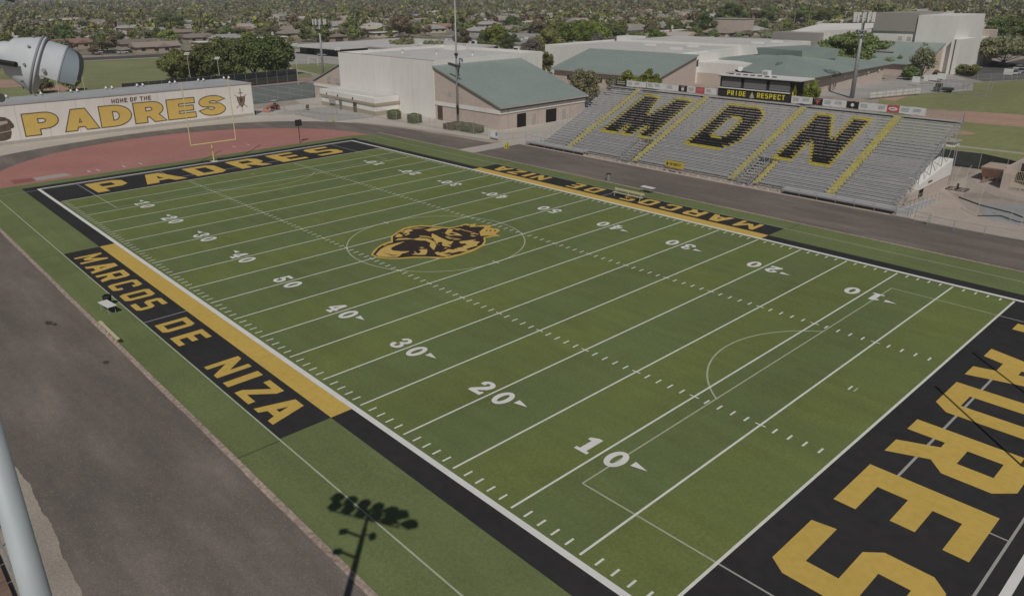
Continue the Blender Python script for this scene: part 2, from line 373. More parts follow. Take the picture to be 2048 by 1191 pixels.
b.rect(-9.55, -.12, -9.2, W+.12, Z3, WHITEB); b.rect(100.62, -.12, 101.0, W+.12, Z3, WHITEB)
struct(b.build('white_field_lines'))
# numerals
b = MB()
for mir in (0, 1):
    for i in range(2, 19, 2):
        n = str((min(i, 20-i))*5); x = i*4.572
        X, Y = ((1, 0), (0, 1)) if not mir else ((-1, 0), (0, -1))
        xo = x if not mir else XL - x; y0 = 6.42 if not mir else W-6.42
        xx = i*4.572
        ctr = xx if not mir else xx
        for ch, off in ((n[0], -1.5), ('0', .38)):
            wd = 1.12
            o = (ctr+off, y0) if not mir else (ctr-off, y0)
            b.sheet(place(NUM[ch], 7, 12, o, X, Y, wd, 1.75), Z5, WHITEB)
        if i != 10:
            dirn = 1 if i > 10 else -1; ty = 7.62 if not mir else W-7.62
            bx = ctr + dirn*1.85
            tri = [(bx, ty-.26), (bx+dirn*.95, ty), (bx, ty+.26)]
            b.sheet([tri], Z5, WHITEB)
struct(b.build('yard_numerals'))
# end zone and sideline lettering
b = MB(); ez = [(39.2,43.8),(31.95,37.5),(25.8,30.4),(18.9,23.7),(12.6,17.0),(5.85,10.47)]
for mir in (0, 1):
    for ch, (y0, y1) in zip('PADRES', ez):
        if not mir: b.sheet(place(GL[ch], 10, 14, (92.94, y1), (0, -1), (1, 0), y1-y0, 6.16), Z4, GOLDP)
        else: b.sheet(place(GL[ch], 10, 14, (-1.5, W-y1), (0, 1), (-1, 0), y1-y0, 6.3), Z4, GOLDP)
txt = [('M',25.0,27.5),('A',28.6,31.1),('R',31.9,34.1),('C',35.3,37.3),('O',38.5,40.5),('S',41.4,43.3),('D',47.15,49.15),('E',50.35,52.2),('N',56.7,58.9),('I',59.2,61.2),('Z',61.6,63.6),('A',64.35,66.9)]
for ch, x0, x1 in txt:
    thin = [[(x if abs(x-5) > 3 else 5+(x-5)*1.25, y if abs(y-7) > 5.5 else y) for x, y in l] for l in GL[ch]]
    b.sheet(place(thin, 10, 14, (x0, -5.0), (1, 0), (0, 1), x1-x0, 2.5), Z4, GOLDP)
    b.sheet(place(thin, 10, 14, (XL-x0, W+5.0), (-1, 0), (0, -1), x1-x0, 2.5), Z4, GOLDP)
struct(b.build('gold_field_lettering'))
# midfield emblem
b = MB(); S = .2246
def LG(pts): return [G(640+x*S, 400+y*S) for x, y in pts]
def emb(pts, z, m): b.sheet([[(p.x, p.y) for p in LG(pts)]], z, m)
outer = [(455,490),(475,455),(520,415),(565,390),(632,368),(632,325),(655,308),(690,285),(740,255),(800,238),(900,228),(990,232),(1080,243),(1150,247),(1200,240),(1240,232),(1290,215),(1320,222),(1390,213),(1380,235),(1440,228),(1540,226),(1505,250),(1590,260),(1604,275),(1560,305),(1608,322),(1530,330),(1500,338),(1470,340),(1478,375),(1455,410),(1400,440),(1350,465),(1250,495),(1150,520),(1060,526),(960,516),(830,517),(700,528),(600,527),(500,515)]
emb(outer, Z4, GOLDP)
emb([(472,488),(520,430),(565,402),(650,380),(648,328),(700,292),(760,262),(850,243),(900,238),(1000,242),(1080,253),(1150,257),(1230,242),(1290,226),(1340,232),(1330,245),(1400,240),(1470,242),(1450,260),(1420,285),(1430,322),(1500,320),(1590,322),(1520,322),(1455,335),(1460,370),(1440,400),(1385,430),(1250,480),(1100,512),(1000,508),(830,506),(700,518),(600,518),(510,506)], Z5, EMBB)
for g in ([(495,488),(540,440),(600,408),(690,385),(757,372),(690,402),(640,425),(632,442),(650,452),(720,460),(800,458),(770,472),(730,480),(712,500),(690,510),(600,512),(520,505)],
          [(668,330),(690,305),(730,300),(720,285),(790,262),(860,250),(945,252),(880,258),(800,262),(830,275),(790,288),(800,305),(770,318),(720,318),(740,328),(690,335)],
          [(960,262),(1000,250),(1085,258),(1020,275),(950,285),(905,270)],
          [(668,362),(700,345),(770,342),(830,350),(900,335),(880,320),(960,325),(1010,345),(1030,380),(1035,410),(1015,450),(1000,438),(975,410),(985,385),(940,365),(870,362),(820,352),(760,355)],
          [(990,320),(1000,300),(1050,325),(1080,340),(1150,370),(1190,372),(1175,400),(1130,395),(1170,415),(1110,440),(1080,420),(1090,385),(1060,380),(1065,405),(1035,395),(1030,370),(1000,345)],
          [(1090,295),(1130,262),(1190,262),(1170,285),(1230,300),(1270,322),(1200,318),(1140,322)],
          [(1110,325),(1180,340),(1262,352),(1200,358),(1140,345)],
          [(1255,390),(1230,372),(1320,362),(1395,352),(1360,365),(1425,375),(1395,400),(1405,412),(1350,430),(1330,455),(1265,462),(1240,460),(1180,475),(1160,492),(1120,505),(1075,500),(1040,490),(1020,470),(1060,462),(1105,465),(1140,440),(1190,445),(1215,430),(1250,425),(1310,395)],
          [(815,488),(850,478),(835,462),(870,455),(900,440),(955,442),(955,468),(940,490),(880,492)],
          [(1425,290),(1445,275),(1500,265),(1580,262),(1592,275),(1560,288),(1470,298)]):
    emb(g, Z6, EMBG)
for x0, y0 in ((1240,255),(1270,265),(1300,272),(1330,280),(1365,290),(1385,298)): emb([(x0,y0),(x0+30,y0+10),(x0+22,y0+14),(x0-8,y0+4)], Z6, EMBG)
for x0 in (1475,1510,1550): emb([(x0,272),(x0+18,270),(x0+16,280),(x0,282)], Z6+.004, EMBB)
for g in ([(905,262),(930,300),(960,330),(975,300),(1000,350),(990,300),(950,272)],[(1015,378),(1035,400),(1045,440),(1060,470),(1085,470),(1090,445),(1070,430),(1100,432),(1130,448),(1105,425),(1140,430),(1155,420),(1110,415),(1085,405),(1060,425),(1040,395)],
          [(1050,380),(1085,376),(1092,392),(1070,404),(1045,398)],[(1165,392),(1210,362),(1250,372),(1215,385),(1265,392),(1300,388),(1270,405),(1320,402),(1260,415),(1290,425),(1230,420),(1215,440),(1195,418),(1160,415),(1190,403)],
          [(1300,440),(1345,425),(1400,410),(1370,435),(1320,452)],[(880,330),(960,335),(1010,352),(1030,385),(1015,372),(960,345),(900,342)],[(740,490),(770,470),(800,478),(760,500),(735,510)],[(850,455),(880,448),(900,462),(880,480),(850,470)],
          [(700,300),(760,280),(735,305),(790,296),(745,320)],[(820,268),(850,262),(880,280),(930,282),(870,295),(840,285)],[(1085,258),(1140,262),(1110,300),(1160,320),(1100,308)],[(1140,300),(1180,296),(1215,310),(1165,312)],
          [(1150,340),(1230,352),(1180,352)],[(560,470),(640,492),(720,494),(640,500)],[(1090,480),(1150,470),(1200,478),(1150,488)],[(960,470),(985,462),(1005,490),(975,500)]):
    emb(g, Z6+.004, EMBB)
for g in ([(690,352),(720,345),(705,358)],[(1180,255),(1260,262),(1225,272)],[(1240,232),(1260,226),(1270,240)],[(1330,318),(1400,322),(1360,330)],[(1340,300),(1390,306),(1350,312)],[(1300,215),(1315,235),(1325,218)],[(1440,300),(1510,302),(1460,312)],[(880,430),(910,420),(930,432)],[(560,405),(600,396),(570,412)]):
    emb(g, Z6+.006, EMBG)
struct(b.build('midfield_emblem_paint'))
# seams in the side turf
b = MB(); SEAM = mat('turf_seam', (.03, .035, .02))
for x in (22.5, 68.75):
    b.rect(x-.03, -8.1, x+.03, -5.5, Z1, SEAM); b.rect(XL-x-.03, W+5.5, XL-x+.03, 56.9, Z1, SEAM)
struct(b.build('turf_seam_line'))
b = MB(); STN = mat('oil_stain', (.07,.06,.055), .8, .3, 3)
for u, v, r in ((97,646,.42),(212,724,.30),(110,648,.25)):
    p = G(u, v); rr = random.Random(u); b.add([(p.x+r*(1.5 if i % 2 else 1.2)*math.cos(i*.45)*rr.uniform(.7,1.1), p.y+r*.8*math.sin(i*.45)*rr.uniform(.6,1.1), .008) for i in range(14)], [tuple(range(14))], STN)
struct(b.build('track_stains'))
# concrete beyond the track
b = MB()
pad = [G(920,300), G(955,302.5), G(1083,277), G(1060,270)]
wallx = -49.5
inner = [p for p in trk_out if p[0] < -25]
b.sheet([[(p[0]-.0, p[1]) for p in inner] + [(-49.6, 60), (-49.6, -14)]], .008, CONC); struct(b.build('wall_apron_concrete'))
b = MB()
for p in (G(918,299.5), G(958,303), G(1095,277), G(1045,271)): pass
q = [G(905,301), G(950,305), G(1075,281.5), G(1020,281)]
b.add([(p.x, p.y, .008) for p in q], [(0,1,2,3)], CONC); struct(b.build('crosswalk_concrete'))
b = MB(); b.sheet([[(14, 67.6), (130, 67.6), (130, 97), (73.8, 103), (73.8, 90), (14, 90)]], .004, mat('bleacher_apron', (.46, .39, .335), .95, .08, 1.5, .08, .15))
b.sheet([[(-58, 50.2), (-39, 49.6), (-33, 56.2), (-26, 61), (-14, 64.3), (14, 67.6), (14, 104), (-75, 104), (-75, 72), (-58, 66)]], .004, CONC); struct(b.build('campus_paving'))
b = MB(); b.sheet([[(-50, 55), (-44, 57), (-30, 58.2), (-29, 67), (-33, 71), (-50, 71)]], .010, CONC2); struct(b.build('grey_slab'))
# practice field, road, courts
b = MB(); b.sheet([[(-236, -160), (-236, 65), (-228, 105), (-198, 118), (-120, 104), (-104, 96), (-104, 60), (-60, 52), (-60, -160)]], .004, GRASS); struct(b.build('practice_field_grass'))
b = MB()
for u, v, a_, c_ in ((8,167,14,7), (118,176,10,5)):
    p = G(u, v); b.sheet([[(p.x+a_*math.cos(t*.314), p.y+c_*math.sin(t*.314)) for t in range(20)]], .010, CLAY)
struct(b.build('ball_diamond_dirt'))
b = MB(); b.sheet([[(-239, -300), (-237, 66), (-229, 106), (-205, 128), (-222, 150), (-246, 112), (-256, 68), (-258, -300)]], .006, ASPH)
b.sheet([[(-239, -300), (-237, 66), (-229, 106), (-226, 105), (-234.5, 66), (-236.5, -300)]], .012, CONC)
struct(b.build('street_asphalt'))
b = MB(); b.rect(-99, 56, -66, 90, .010, mat('court_green', (.135, .160, .152), .9, .06, 1)); 
for y in (62, 68, 74, 80): b.rect(-97, y-.06, -68, y+.06, .014, WHITEP)
struct(b.build('tennis_court_surface'))
b = MB(); b.sheet([[(-111, 55), (-99.2, 55), (-99.2, 90.2), (-66, 90.2), (-66, 106), (-111, 112)]], .008, mat('pink_walk', (.37, .275, .25), .9, .06, 1)); struct(b.build('pink_walkway'))
b = MB(); b.sheet([[(-205, 120), (-165, 108), (-120, 104), (-66, 106), (-66, 150), (-120, 200), (-200, 240), (-250, 200)]], .005, CONC2); struct(b.build('service_yard_paving'))
b = MB(); b.sheet([[(-158, 112), (-112, 104), (-100, 118), (-112, 128), (-152, 127)]], .010, GRASS); struct(b.build('small_lawn'))
# ball field on the right
b = MB(); b.sheet([[(28, 175), (33, 167), (52, 118), (73, 103), (180, 95), (260, 170), (140, 330), (62, 262), (40, 215)]], .004, GRASS2); struct(b.build('ballfield_grass'))
b = MB(); b.sheet([smooth([(38,150),(44,152.5),(54,156.5),(66,161),(90,170),(130,160),(118,145),(80,147),(66,146.5),(60,131),(57,124),(50,126),(43,139),(38,150)], 5)[:-1]], .008, CLAY) if False else None
pts = [G(1826,222), G(1850,219), G(1900,221), G(1960,224), G(2048,230), G(2200,240), G(2200,268), G(2048,254), G(1960,247), G(1910,241), G(1850,243), G(1820,240)]
b.sheet([[(p.x, p.y) for p in pts]], .008, CLAY)
p = G(1914, 264.5); b.sheet([[(p.x+2.7*math.cos(t*.314), p.y+2.2*math.sin(t*.314)) for t in range(20)]], .008, CLAY)
pts = [G(1740,196), G(1840,178), G(1832,186), G(1790,202)]; b.sheet([[(p.x, p.y) for p in pts]], .012, CLAY)
struct(b.build('infield_clay'))
b = MB(); q = [G(1880,286.5), G(2048,305.5), G(2048,309), G(1880,290)]; b.add([(p.x,p.y,.012) for p in q][::-1], [(0,1,2,3)], mat('chalk_path', (.42,.38,.30)))
struct(b.build('ballfield_path'))
b = MB(); b.sheet([[(28, 232), (40, 218), (62, 264), (142, 333), (160, 420), (30, 420), (27, 262)]], .006, ASPH); struct(b.build('parking_lot_asphalt'))
b = MB(); b.sheet([[(19.7, 160), (30, 163), (34, 172), (44, 196), (38, 216), (28, 231), (20, 231)]], .010, CONC2); struct(b.build('side_walk_paving'))
# ------------------------------------------------------------------ object materials
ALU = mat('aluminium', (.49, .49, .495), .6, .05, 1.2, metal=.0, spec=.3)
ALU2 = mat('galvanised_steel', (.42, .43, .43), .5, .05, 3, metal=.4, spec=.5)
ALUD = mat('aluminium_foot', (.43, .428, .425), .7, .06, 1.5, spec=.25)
BLK = mat('black_paint', (.028, .028, .028), .6)
YEL = mat('yellow_paint', (.60, .50, .06), .7, .08, 2)
YELP = mat('pale_yellow_tread', (.50, .45, .17), .8, .22, 3)
STEEL = mat('pole_steel', (.36, .38, .39), .55, .08, 1.2, metal=.3, spec=.5)
WHT = mat('white_metal', (.72, .72, .70), .6)
STUC = mat('cream_stucco', (.75, .735, .70), .9, .04, 1.6, .05, .12, stretch=(1, 1, .22))
TAN = mat('tan_block', (.54, .455, .40), .9, .05, 1.2, .04, .15)
TAN2 = mat('khaki_stucco', (.36, .31, .235), .9, .05, 1)
TANB = mat('brown_fascia', (.115, .09, .078), .85)
DARK = mat('dark_opening', (.02, .017, .015), .9)
BRN = mat('brown_door', (.10, .07, .055), .8)
GLASS = mat('dark_glass', (.03, .035, .04), .15, spec=.6)
def metal_roof():
    m = mat('green_metal_roof', (.275, .325, .30), .6, .05, 1.2, .05, .15, spec=.3); t = m.node_tree; N = t.nodes; L = t.links; b_ = N['Principled BSDF']
    g = N.new('ShaderNodeNewGeometry'); wv = N.new('ShaderNodeTexWave'); wv.bands_direction = 'Y'; wv.inputs['Scale'].default_value = .78; wv.wave_profile = 'SIN'
    L.new(g.outputs['Position'], wv.inputs[0]); r = N.new('ShaderNodeMapRange'); r.inputs[1].default_value = .88; L.new(wv.outputs[0], r.inputs[0])
    bp = N.new('ShaderNodeBump'); bp.inputs['Strength'].default_value = .35; bp.inputs['Distance'].default_value = .06; L.new(r.outputs[0], bp.inputs['Height']); L.new(bp.outputs[0], b_.inputs['Normal'])
    return m
GREENR = metal_roof()
GREENT = mat('green_trim', (.13, .20, .185), .6)
WROOF = mat('white_membrane_roof', (.58, .57, .54), .85, .05, .3, .06, .06)
GROOF = mat('grey_gravel_roof', (.37, .36, .345), .9, .06, 2, .06, .15)
CHAIN = mat('chain_link', (.38, .38, .37), .6, alpha=.16)
MESHG = mat('windscreen_cloth', (.035, .045, .045), .95, .18, .5, alpha=.93)
MESHD = mat('dark_windscreen', (.028, .030, .032), .95, .3, .8, alpha=.90)

def wallbox(b, x0, y0, x1, y1, z0, z1, m): b.box(x0, y0, z0, x1, y1, z1, m)

# ------------------------------------------------------------------ grandstand
x0g, x1g, yg, dp, rs, z1g, NR = 17.4, 73.9, 69.2, .66, .2742, .42, 28
gs = thing('grandstand', (45.7, 69.2, 0), 'long aluminium bleachers with black and yellow block letters M D N across the seats', 'grandstand')
LETTERS = []
def inpoly(x, y, P):
    c = False; n = len(P)
    for i in range(n):
        (x0, y0), (x1, y1) = P[i], P[(i+1) % n]
        if (y0 > y) != (y1 > y) and x < (x1-x0)*(y-y0)/(y1-y0)+x0: c = not c
    return c
M_ = [(25.4,8),(28.9,8),(28.9,13.6),(29.6,8),(31.4,8),(32.6,13.6),(32.6,8),(35.4,8),(35.4,25.8),(31.9,25.8),(30.5,17.2),(28.7,25.8),(25.4,25.8)]
D_ = [(41.4,8),(47.4,8),(48.9,11),(49.3,13),(49.3,20.5),(48.7,23.2),(47,25.8),(41.4,25.8)]; DH = [(44.2,13),(46,13),(46,20),(44.2,20)]
N_ = [(55.6,8),(58.4,8),(58.4,15.6),(60.8,8),(63.5,8),(63.5,25.8),(60.7,25.8),(60.7,17.2),(58.2,25.8),(55.6,25.8)]
def inletter(x, r):
    return inpoly(x, r, M_) or (inpoly(x, r, D_) and not inpoly(x, r, DH)) or inpoly(x, r, N_)
def seatmat(x, r):
    if inletter(x, r):
        e = .42
        for dx, dr in ((e,0),(-e,0),(0,.95),(0,-.95)):
            if not inletter(x+dx, r+dr): return YEL
        return BLK
    return ALU
L0 = 45.7
AIS = [(22.8,23.85),(36.4,37.45),(52.6,53.65),(65.7,66.8)]
VOM = [(34.2,36.3,8),(54.0,56.2,8)]
def runs(x0, x1, f):
    n = int((x1-x0)/.15); out = []; cur = None
    for i in range(n):
        xa = x0+(x1-x0)*i/n; k = f(xa+.075)
        if cur and cur[2] is k: cur[1] = x0+(x1-x0)*(i+1)/n
        else: cur = [xa, x0+(x1-x0)*(i+1)/n, k]; out.append(cur)
    return out
random.seed(11)
for r in range(NR):
    zf = z1g + r*rs; yf = r*dp; L0 = 45.7
    def skip(x):
        for a, c, n in VOM:
            if a < x < c and r < n: return 'v'
        for a, c in AIS:
            if a < x < c: return 'a'
        if 56.2 < x < 57.0 and r < 8: return 'a'
    b = MB(); f = MB()
    for xa, xb, k in runs(x0g, x1g, lambda x: skip(x) or seatmat(x, r+.5)):
        if k == 'v': continue
        xa -= L0; xb -= L0
        if k == 'a':
            continue
        b.box(xa, yf+.02, zf+.40, xb, yf+.27, zf+.445, k)
        n = int(round((xb-xa)/3.6)) or 1
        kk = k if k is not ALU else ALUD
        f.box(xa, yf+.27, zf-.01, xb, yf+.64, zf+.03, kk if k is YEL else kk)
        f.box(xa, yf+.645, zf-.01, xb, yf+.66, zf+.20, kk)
    x = x1g
    while x < x1g:
        if not skip(x) and not inletter(x, r+.5): b.box(x-L0-.018, yf+.12, zf+.032, x-L0+.018, yf+.22, zf+.398, BLK)
        x += 3.66
    b.build('seat_row', None, gs); f.build('footboard', None, gs)
for xa, xb, r1 in [(a, c, NR) for a, c in AIS] + [(56.2, 57.0, 8)]:
    b = MB(); xa -= L0; xb -= L0; pr = []
    for r in range(r1):
        zf = z1g+r*rs; yf = r*dp; pr += [(yf+.02, zf-.04), (yf+.02, zf+.18), (yf+.34, zf+.18), (yf+.34, zf+.03), (yf+.66, zf+.03)] if r == 0 else [(yf+.02, zf+.18), (yf+.34, zf+.18), (yf+.34, zf+.03), (yf+.66, zf+.03)]
    vs = [(x, y, z) for y, z in pr for x in (xa, xb)]
    b.add(vs, [(2*k, 2*k+1, 2*k+3, 2*k+2) for k in range(len(pr)-1)], YELP); b.build('aisle_steps', None, gs)
fr = MB()
x = x0g
while x <= x1g+.1:
    xx = x-45.7
    if not any(a-.3 < x < c+.3 for a, c, n in VOM): fr.tube((xx, .1, .14), (xx, NR*dp, .14+NR*rs), .05, STEEL, n=4)
    for yy in (0.1, 3.5, 7, 10.5, 14, 18.2): fr.tube((xx, yy, 0), (xx, yy, .1+yy/dp*rs), .05, STEEL, n=4)
    for ya, yb in ((3.5,7),(7,10.5),(10.5,14),(14,18.2)): fr.tube((xx, ya, .1), (xx, yb, .1+yb/dp*rs), .03, STEEL, n=4)
    x += 1.88
fr.build('understructure', None, gs)
# front walkway rail and posts
b = MB()
x = 28.0
while x < 61:
    xx = x-45.7; b.tube((xx, -.95, 0), (xx, -.95, 1.55), .035, ALU2, n=6); b.prism([(xx-.14,-1.25),(xx+.14,-1.25),(xx+.14,-.85),(xx-.14,-.85)], 0, .22, CONC)
    b.tube((xx, -.95, .25), (xx, 0.0, .6), .025, ALU2, n=4)
    x += 1.72
for z in (.52, .62): b.tube((28-45.7, -.95, z), (61-45.7, -.95, z), .028, ALU2, n=6)
for z in (1.52, 1.05): b.tube((28-45.7, -.95, z), (61-45.7, -.95, z), .016, ALU2, n=6)
b.build('front_railing', None, gs)
for xa, xb in ((61, 74.6), (15.2, 28.0)):
    b = MB()
    xa -= 45.7; xb -= 45.7
    b.box(xa, -1.35, .62, xb, -.02, .70, ALU); b.box(xa, -1.35, .42, xb, -1.30, .62, ALU2)
    x = xa
    while x <= xb+.01:
        b.tube((x, -1.32, 0), (x, -1.32, 1.72), .03, ALU2, n=6); b.tube((x,-.1,0),(x,-.1,.62), .03, ALU2, n=4); x += (xb-xa)/6
    for z in (1.70, 1.2, .9): b.tube((xa, -1.32, z), (xb, -1.32, z), .02, ALU2, n=5)
    if xa > 0: b.build('walkway_platform', None, gs)
b.box(15.2-45.7, -.02, .62, 17.3-45.7, 1.4, .70, ALU)
for x in (15.2-45.7,): 
    for y in (-.02, 1.4): b.tube((x, y, 0), (x, y, 1.7), .03, ALU2, n=5)
    for z in (1.2, 1.7): b.tube((x, -1.3, z), (x, 1.4, z), .02, ALU2, n=5)
b.build('walkway_platform', None, gs)
# side railings following the slope, back rail
for xx in (x0g-45.7-.08, x1g-45.7+.08):
    b = MB()
    for i in range(0, NR+1, 2):
        y = i*dp; z = z1g+i*rs; b.tube((xx, y, z-.3), (xx, y, z+1.25), .025, ALU2, n=5)
    for dz in (.45, .85, 1.25): b.tube((xx, 0, z1g+dz), (xx, NR*dp, z1g+NR*rs+dz), .022, ALU2, n=5)
    b.build('side_railing', None, gs)
b = MB(); yb = NR*dp+.1; zt = z1g+NR*rs
x = x0g-45.7
while x < x1g-45.7+.05:
    if not -7.3 < x < 5.0: b.tube((x, yb, 0), (x, yb, zt+1.3), .035, ALU2, n=5)
    x += 1.883
for dz in (1.28, .7): b.tube((x0g-45.7, yb, zt+dz), (-7.3, yb, zt+dz), .025, ALU2, n=5); b.tube((5.1, yb, zt+dz), (x1g-45.7, yb, zt+dz), .025, ALU2, n=5)
b.box(x0g-45.7, yb-.5, zt-.05, x1g-45.7, yb-.05, zt, ALU)
b.build('back_railing', None, gs)
b = MB(); b.rect(0,0,0,0,0) if False else None
pass
for a_, c_ in ((x0g-45.7,-7.3),(5.1,x1g-45.7)):
    b = MB(); b.add([(a_, yb, zt+.02),(c_, yb, zt+.02),(c_, yb, zt+1.28),(a_, yb, zt+1.28)], [(0,1,2,3)], CHAIN); b.build('back_mesh', None, gs)
for vx in (35.25, 55.1):                       # stairs let into the front of the seating
    b = MB(); xx = vx-45.7
    for i in range(9): b.box(xx-.72, -.9+i*.6, .05+i*.27, xx+.72, -.32+i*.6, .10+i*.27, ALUD)
    for s in (-1, 1):
        for k in range(5):
            yy = -.9+k*1.3; zz = .1+k*.58; b.tube((xx+s*.85, yy, zz), (xx+s*.85, yy, zz+1.35), .03, ALU2, n=5)
        for dz in (.4, .85, 1.35): b.tube((xx+s*.85, -.9, .1+dz), (xx+s*.85, 4.4, 2.45+dz), .028, ALU2, n=5)
        b.tube((xx+s*.8, -.9, .05), (xx+s*.8, 4.4, 2.4), .06, ALU2, n=5)
    b.build('access_stair', None, gs)

# building under the seats, seen at the right end
t = thing('storage_building', (72.6, 81, 0), 'cream and tan block room tucked under the right end of the bleachers', 'building')
b = MB(); b.solid([(-4, -7.2, 0), (1.35, -7.2, 0), (1.35, 5.6, 0), (-4, 5.6, 0)], [(-4, -7.2, 1.3), (1.35, -7.2, 1.3), (1.35, 5.6, 1.5), (-4, 5.6, 1.5)], TAN); b.build('lower_wall', None, t)
b = MB(); b.solid([(-.3, -4.9, 1.5), (1.45, -4.9, 1.32), (1.45, 5.7, 1.5), (-.3, 5.7, 1.5)], [(-.3, -4.9, 2.2), (1.45, -4.9, 2.0), (1.45, 5.7, 3.6), (-.3, 5.7, 3.6)], STUC); b.build('upper_wall', None, t)
b = MB(); b.box(1.36, -4.4, .35, 1.42, -3.2, 1.25, DARK); b.build('window_opening', None, t)
b = MB(); b.box(1.455, -2.25, 1.72, 1.462, -.9, 2.03, STUC)
for i in range(5): b.box(1.46, -2.2+i*.28, 1.75, 1.5, -2.06+i*.28, 2.0, BRN)
b.build('vent', None, t)

# ramp at the right end of the bleachers
t = thing('access_ramp', (76, 73, 0), 'grey railed ramp leading away from the right end of the bleachers', 'ramp')
b = MB(); b.solid([(-1.3, -4.8, .0), (-.1, -4.8, .0), (-.1, 4.6, 0), (-1.3, 4.6, 0)], [(-1.3, -4.8, .66), (-.1, -4.8, .66), (-.1, 4.6, .08), (-1.3, 4.6, .08)], ALU); b.build('deck', None, t)
for xx in (-1.35, -.05):
    b = MB()
    for k in range(8):
        yy = -4.8+k*1.34; zz = .66-k*.083; b.tube((xx, yy, 0), (xx, yy, zz+1.0), .025, ALU2, n=5)
    for dz in (.5, 1.0): b.tube((xx, -4.8, .66+dz), (xx, 4.6, .08+dz), .022, ALU2, n=5)
    b.build('handrail', None, t)

# press box
t = thing('press_box', (44.5, 88.05, 0), 'black press box with shuttered windows and yellow PRIDE RESPECT lettering behind the bleachers', 'press box')
PB = mat('press_box_black', (.035, .034, .033), .7); SHUT = mat('grey_shutter', (.17, .17, .17), .5, stretch=(.1,.1,6), var=.12, scale=2)
b = MB(); b.box(-5.9, .05, 8.25, 6.1, 3.6, 11.5, PB); b.build('wall', None, t)
b = MB(); b.box(-6.0, -.5, 11.5, 7.6, 3.8, 11.68, WHT); b.box(-6.0, -.5, 11.36, 7.6, -.42, 11.5, BLK); b.build('roof', None, t)
for xa, xb in ((-5.6, -2.15), (-1.75, 2.1), (2.5, 5.9)):
    f = MB(); f.box(xa, -.02, 9.75, xb, .05, 11.3, PB); fo = f.build('window', None, t)
    s_ = MB(); s_.box(xa+.08, -.07, 9.85, xb-.08, -.025, 11.2, SHUT); s_.build('shutter', None, fo)
b = MB(); b.box(-5.9, -.45, 9.62, 5.95, .04, 9.72, WHT); b.build('counter', None, t)
b = MB(); b.box(-6.0, -.25, 8.35, 6.0, .03, 9.58, PB); b.build('sign_board', None, t)
def vtext(b, s, x, z, w, h, gap, m, y=None, nx=None, yaxis=False, x_fixed=None, depth=.02):
    """letters standing on a wall; along x (facing -y) or along y (facing +x)"""
    for ch in s:
        if ch == ' ': x += w*.7; continue
        loops = [[Vector((x + a/10*w, z + c/14*h, 0)) for a, c in l] for l in GL[ch]]
        flat = [p for l in loops for p in l]; tr = tessellate_polygon(loops)
        if not yaxis: vs = [(p.x, y, p.y) for p in flat]
        else: vs = [(x_fixed, p.x, p.y) for p in flat]
        out = []
        for i, j, k in tr:
            A, B, C_ = flat[i], flat[j], flat[k]; cc = (B-A).cross(C_-A).z
            out.append((i, j, k) if cc > 0 else (i, k, j))
        b.add(vs, out, m); x += w+gap
    return x
b = MB(); vtext(b, 'PRIDE', -4.3, 8.6, .5, .78, .17, mat('bright_yellow', (.72, .62, .06), .6), y=-.27); b.build('lettering', None, t); b = MB(); vtext(b, 'RESPECT', .8, 8.6, .5, .78, .17, MATS['bright_yellow'], y=-.27); b.build('lettering', None, t)
b = MB(); b.add([(-.45,-.27,8.5),(-.05,-.27,9.45),(.4,-.27,8.5),(-.05,-.27,8.42)], [(3,2,1,0)], mat('emblem_grey', (.4,.39,.33))); b.add([(-.2,-.275,8.85),(-.05,-.275,9.25),(.12,-.275,8.85)], [(0,2,1)], MATS['bright_yellow'])
b.build('emblem', None, t)
b = MB(); 
for pts in ([(7.0,8.9),(6.55,9.9),(7.0,10.75),(7.45,9.9)],): pass
b.add([(6.12,.5,8.8),(6.12,1.4,8.8),(6.12,1.7,9.7),(6.12,.95,10.9),(6.12,.2,9.7)], [(0,1,2,3,4)], MATS['bright_yellow']); b.add([(6.14,.75,9.0),(6.14,1.2,9.0),(6.14,.95,9.9)], [(0,1,2)], PB); b.build('side_emblem', None, t)
b = MB(); b.box(-5.2, .2, 11.7, -4.9, 2.8, 11.95, ALUD); b.build('roof_duct', None, t)
for i in range(7): b = MB(); b.box(-4.7+i*1.2, .4, 11.7, -4.1+i*1.2, .9, 11.82, TANB); b.build('roof_block', None, t)
t2 = thing('air_conditioner', (45.3, 90, 11.7), 'white rooftop cooling box on the press box roof', 'air conditioner')
b = MB(); b.box(-.5, -.5, 0, .5, .5, .8, WHT); b.box(-.4,-.52,.15,.4,-.5,.65,GROOF); b.build('casing', None, t2)
t2 = thing('satellite_dish', (41.2, 89.4, 11.7), 'small white dish on the left of the press box roof', 'dish')
b = MB(); b.tube((0,0,0),(0,0,.8), .03, WHT); b.build('mast', None, t2)
b = MB(); b.lathe([(0,.05),(.08,.25),(.2,.4)], (0,-.05,.8), (.2,-1,.3), WHT, 14); b.build('dish', None, t2)

